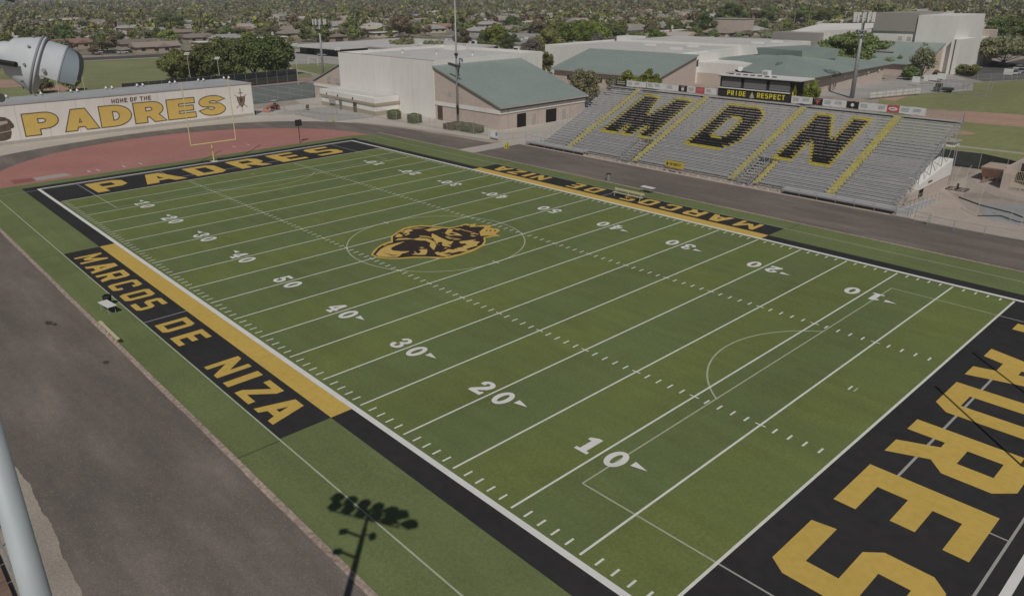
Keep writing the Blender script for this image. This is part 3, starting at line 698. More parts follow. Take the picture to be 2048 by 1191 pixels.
# banners along the top rail
BW = mat('banner_white', (.66, .66, .65), .7, .04, 1.5); BR = mat('banner_red', (.50, .09, .10), .6); BNK = mat('banner_ink', (.22, .24, .26), .8)
zt = z1g+NR*rs; yb = 69.2+NR*dp+.02
bn = [(18.0,20.3,'k','black banner with two rows of cream lettering at the left end of the bleachers'),
 (20.4,24.6,'w','white banner with a round grey mark, second from the left on the rail'),
 (24.7,28.6,'w','white banner hanging third from the left on the top rail'),
 (28.7,31.1,'w','white banner just left of the small black banner'),
 (31.2,32.8,'k6','small black banner with a white numeral mark'),
 (32.9,34.4,'w','narrow white banner between the black and the red one'),
 (34.5,36.1,'r','red banner on the left half of the top rail'),
 (36.2,38.3,'w','white banner just left of the press box'),
 (50.9,54.1,'w','white banner with small print right beside the press box'),
 (54.15,55.6,'h','black banner with a red heart'),
 (55.65,59.0,'w','long white banner between the heart banner and the black one'),
 (59.05,60.7,'kb','black banner with a white ball shape'),
 (60.75,63.1,'w','white banner left of the red script banner'),
 (63.1,64.5,'w','short white banner touching the red script banner'),
 (64.5,66.1,'R','red banner with a white script oval'),
 (66.1,69.4,'w','white banner at the right end of the row')]
def ink(b, x0, x1, z0, z1, n, m, seed):
    rr = random.Random(seed)
    for i in range(n):
        z = z1-(i+.5)*(z1-z0)/n; hh = (z1-z0)/n*.5; x = x0
        while x < x1-.1:
            w_ = rr.uniform(.05, .16); b.add([(x, -.03, z-hh/2), (min(x+w_, x1), -.03, z-hh/2), (min(x+w_, x1), -.03, z+hh/2), (x, -.03, z+hh/2)], [(0,1,2,3)], m); x += w_+.05
CREAM = mat('cream_ink', (.62, .56, .40), .8)
for i, (xa, xb, k, lab) in enumerate(bn):
    t = thing('banner', (xa, yb, zt+.32), lab, 'banner', 'banners along the top rail of the bleachers')
    w_ = xb-xa; sag = [random.uniform(-.04, .04) for _ in range(7)]
    b = MB(); n = 6; h = .98
    mm = {'k': BLK, 'k6': BLK, 'h': BLK, 'kb': BLK, 'r': BR, 'R': BR}.get(k, BW)
    vs = [(w_*j/n, -.01-.05*math.sin(j*1.7)*0, zz+(sag[j] if zz else sag[(j+3)%7])) for zz in (0, h) for j in range(n+1)]
    b.add(vs, [(j, j+1, j+n+2, j+n+1) for j in range(n)], mm); b.build('cloth', None, t)
    b = MB()
    if k == 'k': ink(b, .25, w_-.25, .15, .85, 2, CREAM, i)
    elif k == 'k6': b.lathe([(0,.28),(.01,.28)], (w_/2,-.03,.42), (0,-1,0), BW, 14); ink(b, .3, w_-.3, .78, .9, 1, BW, i)
    elif k == 'h': b.add([(w_/2,-.03,.12),(w_/2+.35,-.03,.55),(w_/2+.2,-.03,.75),(w_/2,-.03,.62),(w_/2-.2,-.03,.75),(w_/2-.35,-.03,.55)], [(0,1,2,3,4,5)], BR); ink(b, .15, w_-.15, .78, .88, 1, BW, i)
    elif k == 'kb': b.lathe([(0,.24),(.01,.24)], (w_/2,-.03,.5), (0,-1,0), BW, 14)
    elif k == 'R': b.add([(w_/2+.6*math.cos(a*.4),-.03,.5+.24*math.sin(a*.4)) for a in range(16)], [tuple(range(16))], BW); ink(b, w_/2-.38, w_/2+.38, .38, .62, 1, BR, i)
    elif k == 'r': ink(b, .2, w_-.2, .35, .8, 3, mat('pale_red_ink', (.6,.35,.35)), i)
    else:
        for j in range(int(w_//1.5) or 1):
            xx = .25+j*1.5; ink(b, xx, min(xx+1.0, w_-.2), .25+.1*(j % 2), .8, 3, BNK, i*7+j)
    b.build('print', None, t)
t = thing('banner', (44.6, 67.95, .72), 'yellow THE PADRE PIT banner tied to the front rail of the bleachers', 'banner')
b = MB(); b.add([(-1.3,-.05,.08),(1.75,-.05,0),(1.75,-.05,.98),(-1.3,-.05,1.02)], [(0,1,2,3)], mat('banner_yellow', (.60,.47,.07), .7)); b.build('cloth', None, t)
b = MB(); x = vtext(b, 'THE PADRE PIT', -.62, .34, .13, .38, .035, BRN, y=-.08); b.add([(-1.15,-.08,.5),(-.95,-.08,.2),(-.75,-.08,.5),(-.95,-.08,.85)], [(0,1,2,3)], BRN); b.build('lettering', None, t)

# ------------------------------------------------------------------ light towers and masts
def lamp(b, p, aim, s=1.0, m=ALU2):
    """round stadium floodlight: domed back, wide skirt and a visor"""
    b.lathe([(-.42*s,.07*s),(-.36*s,.16*s),(-.18*s,.20*s),(-.1*s,.27*s),(.16*s,.34*s),(.20*s,.35*s)], p, aim, m, 20)
def lights_array(name, parent, c, along, aim, nx, nz, dx, dz, s, m):
    a = Vector(along).normalized()
    for j in range(nz):
        for i in range(nx):
            b = MB(); p = Vector(c) + a*((i-(nx-1)/2)*dx) + Vector((0, 0, j*dz)); lamp(b, p, aim, s, m)
            b.tube(p - Vector(aim).normalized()*.35*s, p - Vector(aim).normalized()*.35*s + Vector((0,0,-.35*s)), .05*s, ALUD, n=5)
            b.build('lamp', None, parent, smooth=True)
# tower beside the camera: its shadow falls on the turf
TX, TY = 93.84, -20.58
LG1 = mat('floodlight_grey', (.52, .55, .575), .62, .06, 6, spec=.3); SEAMD = mat('gasket_grey', (.24,.26,.275), .7)
t = thing('light_tower', (TX, TY, 0), 'big grey steel light tower with twelve round floodlights close at the left edge', 'light tower')
b = MB(); b.tube((0,0,0), (0,0,22.6), .355, mat('tower_steel', (.47,.52,.54), .55, .09, 3, metal=.1, spec=.4, stretch=(1,1,.3)), .12, n=28); b.build('pole', None, t, smooth=True)
b = MB(); ax = Vector((3.62, 1.86, 0)).normalized(); aimg = Vector((-.50, .74, -.50)).normalized()
for z in (23.3, 23.98): b.tube(-ax*1.9+Vector((0,0,z)), ax*1.72+Vector((0,0,z)), .045, ALU2, n=8)
b.tube((0,0,22.3), (0,0,24.1), .09, ALU2, n=10); b.build('crossarm', None, t)
def big_lamp(p, aim, parent):
    aim = Vector(aim).normalized(); p = Vector(p); d1 = aim.cross(Vector((0,0,1))).normalized(); d2 = d1.cross(aim).normalized()
    b = MB(); b.lathe([(-.42,.05),(-.40,.10),(-.34,.135),(-.30,.14),(-.27,.19),(-.02,.292),(.0,.300),(.012,.300)], p, aim, LG1, 36)
    o = b.build('lamp', None, parent, smooth=True)
    g = MB(); g.lathe([(-.035,.291),(-.03,.303),(-.015,.306),(-.01,.300)], p, aim, SEAMD, 36, cap=False); g.build('gasket', None, o, smooth=True)
    def shell(r0, r1, a0, a1, f0, f1, m, name):
        g = MB(); vs = []; n = 22
        for k in range(n+1):
            a = math.radians(a0+(a1-a0)*k/n); c = d1*math.cos(a)+d2*math.sin(a); vs += [p+aim*f0(a)+c*r0, p+aim*f1(a)+c*r1]
        g.add(vs, [(2*k, 2*k+1, 2*k+3, 2*k+2) for k in range(n)], m); g.build(name, None, o, smooth=True)
    shell(.270, .275, -14, 194, lambda a: .012, lambda a: .21, LG1, 'visor')
    shell(.276, .279, -14, 194, lambda a: .20, lambda a: .213, SEAMD, 'visor_seam')
    shell(.274, .25, -14, 194, lambda a: .213, lambda a: .215+.15*max(0, math.cos(a-.15) if a < 1.57 else math.cos(a-2.99))**.7, mat('visor_blue_grey', (.25,.30,.34), .5), 'visor_tip')
    for k in range(9):
        a = k*2*math.pi/9; c = d1*math.cos(a)+d2*math.sin(a); q = p-aim*.10+c*.258
        g = MB(); g.tube(q, q+c*.022, .013, SEAMD, n=6); g.build('bolt', None, o)
    for sd in (-1, 1):
        g = MB(); g.path([p-aim*.46, p-aim*.34+d1*sd*.20-d2*.06, p-aim*.16+d1*sd*.30-d2*.02], .028, BLK, n=6); g.build('yoke', None, o)
    g = MB(); g.tube(p-aim*.50, p-aim*.40, .10, BLK, n=12); g.build('socket_box', None, o)
    g = MB(); g.tube(p+d1*.27+aim*.07, p+d1*.30+aim*.07, .02, ALU2, n=6); g.tube(p+d1*.27+aim*.07-d2*.07, p+d1*.30+aim*.07-d2*.07, .02, ALU2, n=6); g.build('latch', None, o)
for j, z in ((0, 23.68), (1, 24.36)):
    for i in range(6):
        p = ax*((i-2.5)*.78)+Vector((0,0,z)); p += Vector((.671,.741,0))*(.21 +.10 if (j == 0 and i == 5) else -.22 if i == 5 else 0)+Vector((0,0,.06 if j else -.05 if i == 5 else 0)); big_lamp(p, (.33,.85,-.36) if i > 3 else (-.2-.08*i,.85,-.5), t)
b = MB()
for j, z in ((0, 23.68), (1, 24.36)):
    for i in range(6):
        b = MB(); aimg = Vector((.33,.85,-.42) if i > 3 else (-.2-.08*i,.85,-.5)).normalized(); p = ax*((i-2.5)*.78)+Vector((0,0,z)); b.tube(p-aimg*.36, Vector((p.x, p.y, z-.41))-aimg*.22, .028, BLK, n=6); b.tube(p-aimg*.38, p-aimg*.26, .07, BLK, n=8)
        b.build('bracket', None, t)
b = MB()
for z, s in ((21.9, -1), (20.4, -1)): b.tube((0,0,z), tuple(ax*s*.9+Vector((0,0,z+.15))), .07, ALU2, n=6); b.tube(tuple(ax*s*.9+Vector((0,0,z+.15))), tuple(ax*s*1.2+Vector((0,0,z+.0))), .17, ALU2, n=8)
b.tube((0,0,22.2), tuple(ax*.5+Vector((0,0,22.2))), .04, ALU2, n=6); b.box(*(ax*.5+Vector((-.13,-.13,22.0))), *(ax*.5+Vector((.13,.13,22.35))), ALU2)
b.build('speaker_arm', None, t)

def tower(loc, h, label, arrays, r=.28, gear=None):
    t = thing('light_tower', loc, label, 'light tower')
    b = MB(); b.tube((0,0,0), (0,0,h), r, STEEL, r*.55, n=12); b.build('pole', None, t, smooth=True)
    return t
# tower beside the gym
t = tower((-10.0, 74.0, 0), 23.6, 'tall slim light pole in front of the gym with dark floodlights half way up', None, .24)
b = MB(); b.tube((-1.7,-.25,11.55), (1.4,-.25,11.05), .05, ALUD); b.tube((-1.0,-.2,23.5),(1.0,-.2,23.5), .05, ALUD); b.build('crossarm', None, t)
for i in range(6):
    b = MB(); lamp(b, (-1.6+i*.58, -.45, 11.35-i*.08), (-.3,-1,-.5), .85, mat('dark_lamp', (.06,.065,.07), .5)); b.build('lamp', None, t, smooth=True)
for dx in (.25, .6):
    b = MB(); lamp(b, (dx, -.3, 13.2), (.6,-1,-.4), .8, MATS['dark_lamp']); b.build('lamp', None, t, smooth=True)
for i in range(5):
    b = MB(); lamp(b, (-1+i*.5, -.35, 23.7), (0,-1,-.5), .8, MATS['dark_lamp']); b.build('lamp', None, t, smooth=True)
b = MB(); b.box(.1, -.3, 1.9, .34, .05, 3.6, BLK); b.build('control_box', None, t)
# cell masts with antennas
def antennas(t, z, n, r, hh, drop=0):
    for k in range(n):
        a = 2*math.pi*k/n+.3; b = MB(); x, y = r*math.cos(a), r*math.sin(a)
        b.box(x-.16, y-.09, z, x+.16, y+.09, z+hh, WHT); b.build('antenna', None, t)
    b = MB()
    for zz in (z+.3, z+hh*.7):
        pts = [(r*.9*math.cos(2*math.pi*k/3+.3), r*.9*math.sin(2*math.pi*k/3+.3), zz) for k in range(4)]; b.path(pts, .05, ALU2)
        for q in pts[:3]: b.tube((0,0,zz), q, .05, ALU2)
    b.build('antenna_frame', None, t)
t = tower((G(1684,212).x-4, G(1684,212).y+14, 0), 18.2, 'thick grey mast with white antenna panels rising behind the bleachers', None, .52)
MASTR = t
for z in (14.0, 15.0):
    for i in range(4):
        b = MB(); lamp(b, (-.9+i*.65, -.5, z), (.1,-1,-.4), .8, mat('lamp_grey', (.3,.3,.3), .5)); b.build('lamp', None, t, smooth=True)
antennas(t, 16.9, 12, 2.1, 2.1)
t = tower((-94, 93.5, 0), 17.2, 'grey mast with white antenna panels behind the windscreen fence at left', None, .40)
antennas(t, 16.0, 9, 1.8, 1.5)
for i in range(5):
    b = MB(); lamp(b, (-1.2+i*.6, -.5, 14.6), (0,-1,-.4), .8, MATS['dark_lamp']); b.build('lamp', None, t, smooth=True)
# court lamps
def court_lamp(base, h, label, n=6):
    t = thing('court_light', base, label, 'light pole', 'slim court light poles with white lamps')
    b = MB(); b.tube((0,0,0), (0,0,h), .09, mat('pale_pole', (.55,.53,.46), .6), .06, n=6); b.build('pole', None, t)
    for i in range(n):
        b = MB(); a = i/(n-1)-.5; lamp(b, (a*1.3*.7, a*1.3*.7, h+.1+(.35 if i % 2 else 0)), (.3,-.5,-.7), .72, mat('white_lamp', (.75,.75,.74), .5)); b.build('lamp', None, t, smooth=True)
for (ub, vb, ut, vt), lab in [((383,172,372,110),'slim pole with pale lamps left of its twin in front of the dark trees'), ((441,168,432,119),'slim pole with six white lamps in front of the big dark trees'),
      ((597,170,590,92),'thin pole with small lamps just right of the antenna mast'), ((682,175,668,101),'small white lamps on a thin pole before the brown school wing')]:
    p = G(ub, vb); court_lamp((p.x, p.y, 0), top_of(p, ut, vt), lab, 6)
for (u, v), lab in [((170,205),'thin pole standing in the practice field right of the near floodlight'), ((118,210),'thin pole standing just under the near floodlight')]:
    p = G(u, v-22); court_lamp((p.x, p.y, 0), 7.5, lab, 3)

# ------------------------------------------------------------------ goal posts
GY = mat('goalpost_yellow', (.70, .59, .27), .6)
def goalpost(x, sgn, label):
    t = thing('goalpost', (x+sgn*.9, YC, 0), label, 'goalpost', 'football goalposts')
    b = MB(); b.tube((0,0,0), (0,0,2.6), .11, GY, n=10); b.path([(0,0,2.6), (-sgn*.25,0,2.9), (-sgn*.9,0,3.05)], .10, GY, n=10); b.build('stem', None, t)
    b = MB(); b.tube((-sgn*.9,-3.56,3.05), (-sgn*.9,3.56,3.05), .095, GY, n=10); b.build('crossbar', None, t)
    for s in (-1, 1):
        b = MB(); b.tube((-sgn*.9, s*3.56, 3.05), (-sgn*.9, s*3.56, 12.4), .075, GY, n=8); b.build('upright', None, t)
        b = MB(); b.path([(-sgn*.9, s*3.56, 12.4), (-sgn*.9+.25, s*3.56+.1, 12.2), (-sgn*.9+.5, s*3.56+.1, 12.05)], .02, BR, n=4); b.build('wind_ribbon', None, t)
    b = MB(); b.prism([(-.5,-.5),(.5,-.5),(.5,.5),(-.5,.5)], 0, .06, CONC); b.build('base', None, t)
goalpost(-9.15, -1, 'yellow goalpost standing behind the far end zone in front of the painted wall')
goalpost(100.6, 1, 'yellow goalpost at the near end zone whose thin shadows cross the lettering')

# ------------------------------------------------------------------ sideline furniture
TANM = mat('tan_bench_paint', (.58, .53, .36), .7, .06, 3)
def bench(loc, rz, L, label, back):
    t = thing('bench', loc, label, 'bench', None, rz)
    b = MB(); b.box(-L/2, -.13, .42, L/2, .13, .47, TANM); b.build('seat', None, t, bevel=.01)
    if back: b = MB(); b.box(-L/2, .30, .70, L/2, .34, .95, TANM); b.build('backrest', None, t)
    for x in (-L/2+.35, 0, L/2-.35):
        b = MB(); b.tube((x, 0, .42), (x, -.22, 0), .03, TANM, n=5); b.tube((x, 0, .42), (x, .28, 0), .03, TANM, n=5)
        if back: b.tube((x, .0, .40), (x, .32, .9), .03, TANM, n=5)
        b.build('leg', None, t)
bench((46.55, -8.15, .03), 0, 4.5, 'tan backless bench on the turf edge beside the near track', False)
bench((48.9, 52.2, .03), 0, 4.6, 'tan bench with a backrest on the far black lettering', True)
def table(loc, rz, label):
    t = thing('folding_table', loc, label, 'table', 'white folding tables at the sidelines', rz)
    b = MB(); b.box(-.92, -.38, .70, .92, .38, .75, WHT); b.build('tabletop', None, t, bevel=.01)
    for x in (-.7, .7):
        b = MB()
        for y in (-.28, .28): b.tube((x, y, 0), (x*.95, y, .7), .018, ALUD, n=5)
        b.tube((x, -.28, .08), (x, .28, .08), .015, ALUD, n=4); b.build('leg', None, t)
table((41.7, -6.75, .03), .12, 'white folding table on the near sideline between the bin and the bench')
table((49.0, 56.2, .03), 0, 'white folding table on the far sideline beside the bench')
BIN = mat('bin_plastic', (.03,.03,.03), .5)
def bin_(loc, label, col):
    t = thing('trash_bin', loc, label, 'trash bin')
    b = MB(); b.lathe([(0,.26),(.06,.28),(.75,.33),(.80,.36),(.86,.36)], (0,0,0), (0,0,1), col, 18); b.build('drum', None, t, smooth=True)
    b = MB(); b.lathe([(.0,.37),(.04,.37),(.10,.30)], (0,0,.86), (0,0,1), BLK, 18, cap=False); b.lathe([(0,.22),(.02,.20)], (0,0,.82), (0,0,1), WHT, 12); b.build('rim', None, t)
bin_((40.3, -6.35, .03), 'black trash bin on the near sideline next to the folding table', BIN)
bin_((41.2, 57.9, 0), 'grey trash bin with a black lid standing by the far track edge', ALU2)
t = thing('play_clock', (-14.05, 41.55, 0), 'black play clock board on a thin black post behind the far end zone', 'play clock')
b = MB(); b.tube((0,0,0), (0,0,3.0), .06, BLK, n=8); b.build('post', None, t)
b = MB(); b.box(-.12, -.55, 2.95, .12, .62, 4.0, BLK); b.build('board', None, t, bevel=.02)
b = MB(); b.box(.125,-.4,3.2,.135,.45,3.8, mat('clock_face', (.05,.04,.04), .3)); b.build('face', None, t)
def aframe(p, label):
    t = thing('floor_sign', p, label, 'warning sign', 'yellow folding signs')
    for s in (-1, 1):
        b = MB(); b.solid([(-.32, s*.28-.02, 0), (.32, s*.28-.02, 0), (.32, s*.28+.02, 0), (-.32, s*.28+.02, 0)], [(-.16, s*.05-.02, 1.05), (.16, s*.05-.02, 1.05), (.16, s*.05+.02, 1.05), (-.16, s*.05+.02, 1.05)], YEL); b.build('panel', None, t)
    b = MB(); b.add([(-.12,-.30,.25),(.1,-.30,.25),(.0,-.20,.75)], [(0,1,2)], BLK); b.build('symbol', None, t)
aframe((15.0, 63.6, 0), 'yellow folding sign by the left end of the bleachers')
t = thing('fence_banner', (-30.0, 57.6, 0), 'small yellow panel hanging crooked on the low chain-link fence', 'banner')
b = MB(); b.add([(.05,-.08,.2),(.75,-.08,.1),(.6,-.08,1.05),(-.1,-.08,1.1)], [(0,1,2,3)], YEL); b.build('panel', None, t)

# ------------------------------------------------------------------ chain-link fences
def fence(pts, h, label, step=3, m=CHAIN, post=None, rr=.035, cat='fence', name='chain_link_fence', rails=True, skip=None):
    post = post or ALU2; c = pts[0]; t = thing(name, (c[0], c[1], 0), label, cat)
    P = [Vector((x-c[0], y-c[1], 0)) for x, y in pts]; mesh = MB(); rail = MB(); idx = 0
    for a, e in zip(P, P[1:]):
        L_ = (e-a).length; n = max(1, round(L_/step))
        for i in range(n):
            p = a.lerp(e, i/n)
            b = MB(); b.tube(p, p+Vector((0,0,h)), rr, post, n=6); b.build('post', None, t)
        mesh.add([a+Vector((0,0,.05)), e+Vector((0,0,.05)), e+Vector((0,0,h-.02)), a+Vector((0,0,h-.02))], [(0,1,2,3)], m)
        for z in ((h,) if not rails else (h, h*.5)): rail.tube(a+Vector((0,0,z)), e+Vector((0,0,z)), .025, post, n=5)
    b = MB(); b.tube(P[-1], P[-1]+Vector((0,0,h)), rr, post, n=6); b.build('post', None, t)
    mesh.build('mesh', None, t); rail.build('rail', None, t); return t
fence([(-49.0,50.6),(-43.9,57.0),(-30.9,56.9),(-28.5,66.4)], 1.25, 'low chain-link fence bending round the grey slab by the painted wall', 2.6, rails=False)
fence([(-27.8,66.9),(-10.4,67.3),(-9.0,67.4),(4.6,68.6)], 1.9, 'chain-link fence in front of the gym hedges', 3.2, rails=False)
fence([(-58,57.5),(-50.1,57.8),(-46,60),(-34,63.6),(-33,66)], 1.9, 'chain-link fence between the tractor and the grey slab', 4, rails=False)
fence([(9.3,67.4),(10.6,72.5)], 1.1, 'short chain-link fence between the white sign and the walkway', 2.5, rails=False)
fence([(-70,57),(-68.2,75.2)], 3.2, 'tall chain-link fence along the tennis court behind the wall', 3, rails=True)
fence([(-101.5,40),(-101.7,70),(-102.5,80),(-103.2,90)], 3.6, 'tall fence covered with dark windscreen in front of the big trees', 3.2, m=MESHD)
fence([(-57.5,-30),(-60,20),(-62,48),(-66,57)], 2.4, 'chain-link fence running behind the roof of the painted wall', 4, rails=False)
fence([(78.6,66.4),(81.2,66.3),(84,66.6),(87.5,67.0),(95,67.6),(105,68)], 1.1, 'low chain-link fence along the track at the right edge', 2.6, rails=False)
fence([(33,160.5),(39,181),(41.5,196)], 2.2, 'chain-link fence hung with white panels behind the tall mast', 3.2)
fence([(41.5,196),(40,212),(46,224),(61,262)], 2.4, 'long outfield fence bending past the auditorium', 4)
t = thing('windscreen_fence', (60, 92.6, 0), 'dark green cloth fence between the bleachers and the ball field', 'fence')
A_ = [G(1862,325), G(1908,332), G(1957,338), G(2010,351), G(2075,371)]; A_ = [Vector((p.x-60, p.y-92.6, 0)) for p in A_]
A_ = [A_[0]+(A_[0]-A_[1])*3.2] + A_
b = MB()
for a, e in zip(A_, A_[1:]): b.add([a+Vector((0,0,.05)), e+Vector((0,0,.05)), e+Vector((0,0,2.25)), a+Vector((0,0,2.25))], [(0,1,2,3)], MESHG)
b.build('cloth', None, t)
b = MB()
for a, e in zip(A_, A_[1:]): b.tube(a+Vector((0,0,2.25)), e+Vector((0,0,2.25)), .03, ALU2, n=5)
b.build('rail', None, t)
for a in A_: b = MB(); b.tube(a-Vector((0,.06,0)), a+Vector((0,-.06,2.35)), .05, ALU2, n=6); b.build('post', None, t)
for x, lab in ((74.9,'left leaf of the small gate at the right end of the bleachers'), (77.05,'right leaf of the small gate at the right end of the bleachers')):
    t = thing('gate', (x, 67.3-.4*(x > 76), 0), lab, 'gate', 'steel gates beside the track')
    b = MB(); w_ = 1.6
    for xx in (0, w_): b.tube((xx,0,0), (xx,0,1.2), .03, STEEL, n=6)
    for z in (.15,.65,1.18): b.tube((0,0,z), (w_,0,z), .022, STEEL, n=5)
    b.build('frame', None, t)
    b = MB(); b.add([(0,0,.1),(w_,0,.1),(w_,0,1.18),(0,0,1.18)], [(0,1,2,3)], CHAIN); b.build('mesh', None, t)
# white panels on the ballpark fence
for i in range(8):
    k = i/8; a = Vector((33.2,161.6,0)); e = Vector((38.2,178.5,0)); p = a.lerp(e, k); q = a.lerp(e, k+.11)
    t = thing('panel_board', (p.x, p.y, .5), 'white panel number hanging in the row on the fence behind the mast', 'sign board', 'white panels on the ballpark fence')
    t['label'] = 'white panel in the row hanging on the sloping fence behind the mast'
    b = MB(); d = q-p; b.solid([(0,-.1,0),(d.x,d.y-.1,0),(d.x,d.y-.05,0),(0,-.05,0)], [(0,-.1,1.2),(d.x,d.y-.1,1.2),(d.x,d.y-.05,1.2),(0,-.05,1.2)], WHT); b.build('board', None, t)
for i, (u, v, w_) in enumerate([(1830,165,12),(1850,162,7),(1864,161,13),(1881,158,14)]):
    p = G(u, v+7); s = pxsize(p, w_)
    t = thing('panel_board', (p.x, p.y, .9), ['wide white panel at the left of the second fence row','narrow white panel between two wide ones','third white panel of the second fence row','last white panel of the second fence row'][i], 'sign board', 'white panels on the outfield fence')
    b = MB(); b.box(-s/2, -.04, 0, s/2, .04, 1.5, WHT); b.build('board', None, t)
p = G(2014, 157); t = thing('notice_board', (p.x, p.y, 0), 'white square notice board standing by the parking lot', 'sign board')
b = MB(); s = pxsize(p, 13); b.box(-s/2,-.05,1.0,s/2,.05,2.6,WHT); b.build('board', None, t)
b = MB(); b.tube((-s/2+.1,0,0),(-s/2+.1,0,1),.06,ALU2); b.tube((s/2-.1,0,0),(s/2-.1,0,1),.06,ALU2); b.build('leg', None, t)
t = thing('gate_sign', (8.5, 67.2, 0), 'white gate panel with a blue corner sign beside the gym', 'sign board')
b = MB(); b.box(-1.5,-.03,.55,.4,.03,1.6, WHT); b.build('panel', None, t)
b = MB(); b.box(-.1,-.05,.8,.38,-.035,1.4, mat('sign_blue', (.10,.25,.48), .6)); b.build('blue_sign', None, t)
b = MB(); b.tube((-1.5,0,0),(-1.5,0,1.7),.04,ALU2); b.tube((.5,0,0),(.5,0,1.7),.04,ALU2); b.box(-1.5,-.04,.12,.45,.04,.2,BRN); b.build('frame', None, t)

# ------------------------------------------------------------------ painted wall
t = thing('painted_building', (-49.5, 50.3, 0), 'long cream building wall painted HOME OF THE PADRES in gold behind the end zone', 'building')
b = MB(); b.solid([(-7, -95, 0), (0, -95, 0), (0, 0, 0), (-7, 0, 0)], [(-7, -95, 6.9), (0, -95, 6.9), (0, 0, 6.65), (-7, -3.2, 7.2)], mat('wall_cream', (.77, .74, .69), .9, .04, .9, .05, .1, stretch=(1,1,.25))); b.build('wall', None, t)
b = MB(); b.solid([(-7.3,-95,6.9),(.12,-95,6.9),(.12,.1,6.65),(-7.3,-3.3,7.2)], [(-7.3,-95,7.12),(.12,-95,7.12),(.12,.1,6.87),(-7.3,-3.3,7.42)], mat('roof_grey', (.40,.41,.42), .8, .05, .5, .07, .15)); b.build('roof', None, t)
b = MB()
for i in range(17):
    y = -.0-i*4.9; b.add([(.012,y-.02,.05),(.012,y+.02,.05),(.012,y+.02,6.6),(.012,y-.02,6.6)], [(0,1,2,3)], mat('joint_grey', (.36,.34,.31)))  # thin grey-brown strips marking the wall panel joints
b.build('panel_joint', None, t)
b = MB(); b.box(.0,-95,0,.10,-.3,.62, mat('block_base', (.46,.42,.38), .9, .06, 1)); b.build('plinth', None, t)
# rounder heavy letters for the wall (10 x 14 box), outlined
def rnd(cx, cy, rx, ry, a0, a1, n=9): return arc(cx, cy, rx, ry, a0, a1, n)
WG = {
 'P': [[(0,0),(4.2,0),(4.2,3.8)] + rnd(6,8.9,4,5.1,-90,90) + [(0,14)], [(4.0,7.2)] + rnd(5.2,9,1.4,1.8,-90,90,6) + [(4.0,10.8)]],
 'A': [[(0,0),(3.4,0),(4,2.2),(6.2,2.2),(6.9,0),(10.6,0),(7,14),(2.6,14)], [(4.4,4.8),(5.0,8.4),(5.6,4.8)]],
 'D': [[(0,0)] + rnd(4.4,7,5.6,7,-90,90,14) + [(0,14)], [(3.9,3.6)] + rnd(4.6,7,1.7,3.4,-90,90,8) + [(3.9,10.4)]],
 'R': [[(0,0),(3.9,0),(3.9,3.9),(5,3.9),(6.6,0),(10.6,0),(8.2,4.9)] + rnd(6.2,9.3,3.8,4.7,-50,90) + [(0,14)], [(3.8,7.6)] + rnd(5,9.2,1.4,1.6,-90,90,6) + [(3.8,10.8)]],
 'E': [[(0,0),(10,0),(10,3.2),(4,3.2),(4,5.5),(9.4,5.5),(9.4,8.5),(4,8.5),(4,10.8),(10,10.8),(10,14),(0,14)]],
 'S': [[(0,3.6)] + rnd(5,3.8,5,4.6,200,430,16)[0:0] + rnd(5.2,3.9,4.8,4.1,205,395,12) + [(8.2,7.8),(4.2,8.6),(3.7,9.6),(4.4,10.6),(6,10.8),(7,9.8),(10,11.2)] + rnd(5,9.8,4.9,4.2,25,200,12) + [(1.4,6.9),(5.6,5.9),(6.2,4.9),(5.4,3.6),(4,3.7),(3.2,4.9)]],
}
def wall_glyph(b, loops, y0, z0, w, h, x, m, grow=0):
    L2 = []
    for l in loops:
        pts = [Vector((y0+a/10*w, z0+c/14*h, 0)) for a, c in l]
        if grow:
            n = len(pts); q = []
            area = sum(pts[i].x*pts[(i+1)%n].y-pts[(i+1)%n].x*pts[i].y for i in range(n)); sg = 1 if area > 0 else -1
            if l is not loops[0]: sg = -sg
            for i in range(n):
                e1 = (pts[i]-pts[i-1]); e2 = (pts[(i+1)%n]-pts[i])
                if e1.length < 1e-6 or e2.length < 1e-6: q.append(pts[i]); continue
                e1.normalize(); e2.normalize(); n1 = Vector((e1.y,-e1.x,0))*sg; n2 = Vector((e2.y,-e2.x,0))*sg
                nn = n1+n2; d = nn.length
                if d < .35: q.append(pts[i]+n1*grow); continue
                nn.normalize(); q.append(pts[i]+nn*grow/max(.5, nn.dot(n1)))
            pts = q
        L2.append(pts)
    flat = [p for l in L2 for p in l]; out = []
    for i, j, k in tessellate_polygon(L2):
        A, B, C_ = flat[i], flat[j], flat[k]; out.append((i, j, k) if (B-A).cross(C_-A).z > 0 else (i, k, j))
    b.add([(x, p.x, p.y) for p in flat], out, m)
WGO = mat('wall_gold', (.70, .49, .14), .85, .04, 1); WBR = mat('wall_brown', (.15, .10, .055), .85)
bo = MB(); bi = MB(); oy = -50.3
for ch, y0, y1 in zip('PADRES', (7.1,13.6,19.8,26.0,32.3,38.7), (12.6,19.2,25.3,31.7,37.7,44.0)):
    w_ = y1-y0 if ch not in 'AR' else (y1-y0)/1.06
    wall_glyph(bo, WG[ch], y0+oy, 1.2, w_, 3.7, .02, WBR, .19)
    wall_glyph(bi, WG[ch], y0+oy, 1.2, w_, 3.7, .035, WGO, 0)
bo.build('letter_outline', None, t); bi.build('gold_letters', None, t)
b = MB(); x = 22.2+oy
for word in ('HOME', 'OF', 'THE'): x = vtext(b, word, x, 5.33, .60, .80, .17, WBR, yaxis=True, x_fixed=.03)+.28
b.build('small_letters', None, t)
b = MB(); cy, cz = 47.7+oy, 3.4
def wp(pts, x, m): b.add([(x, cy+a, cz+c) for a, c in pts], [tuple(range(len(pts)))], m)
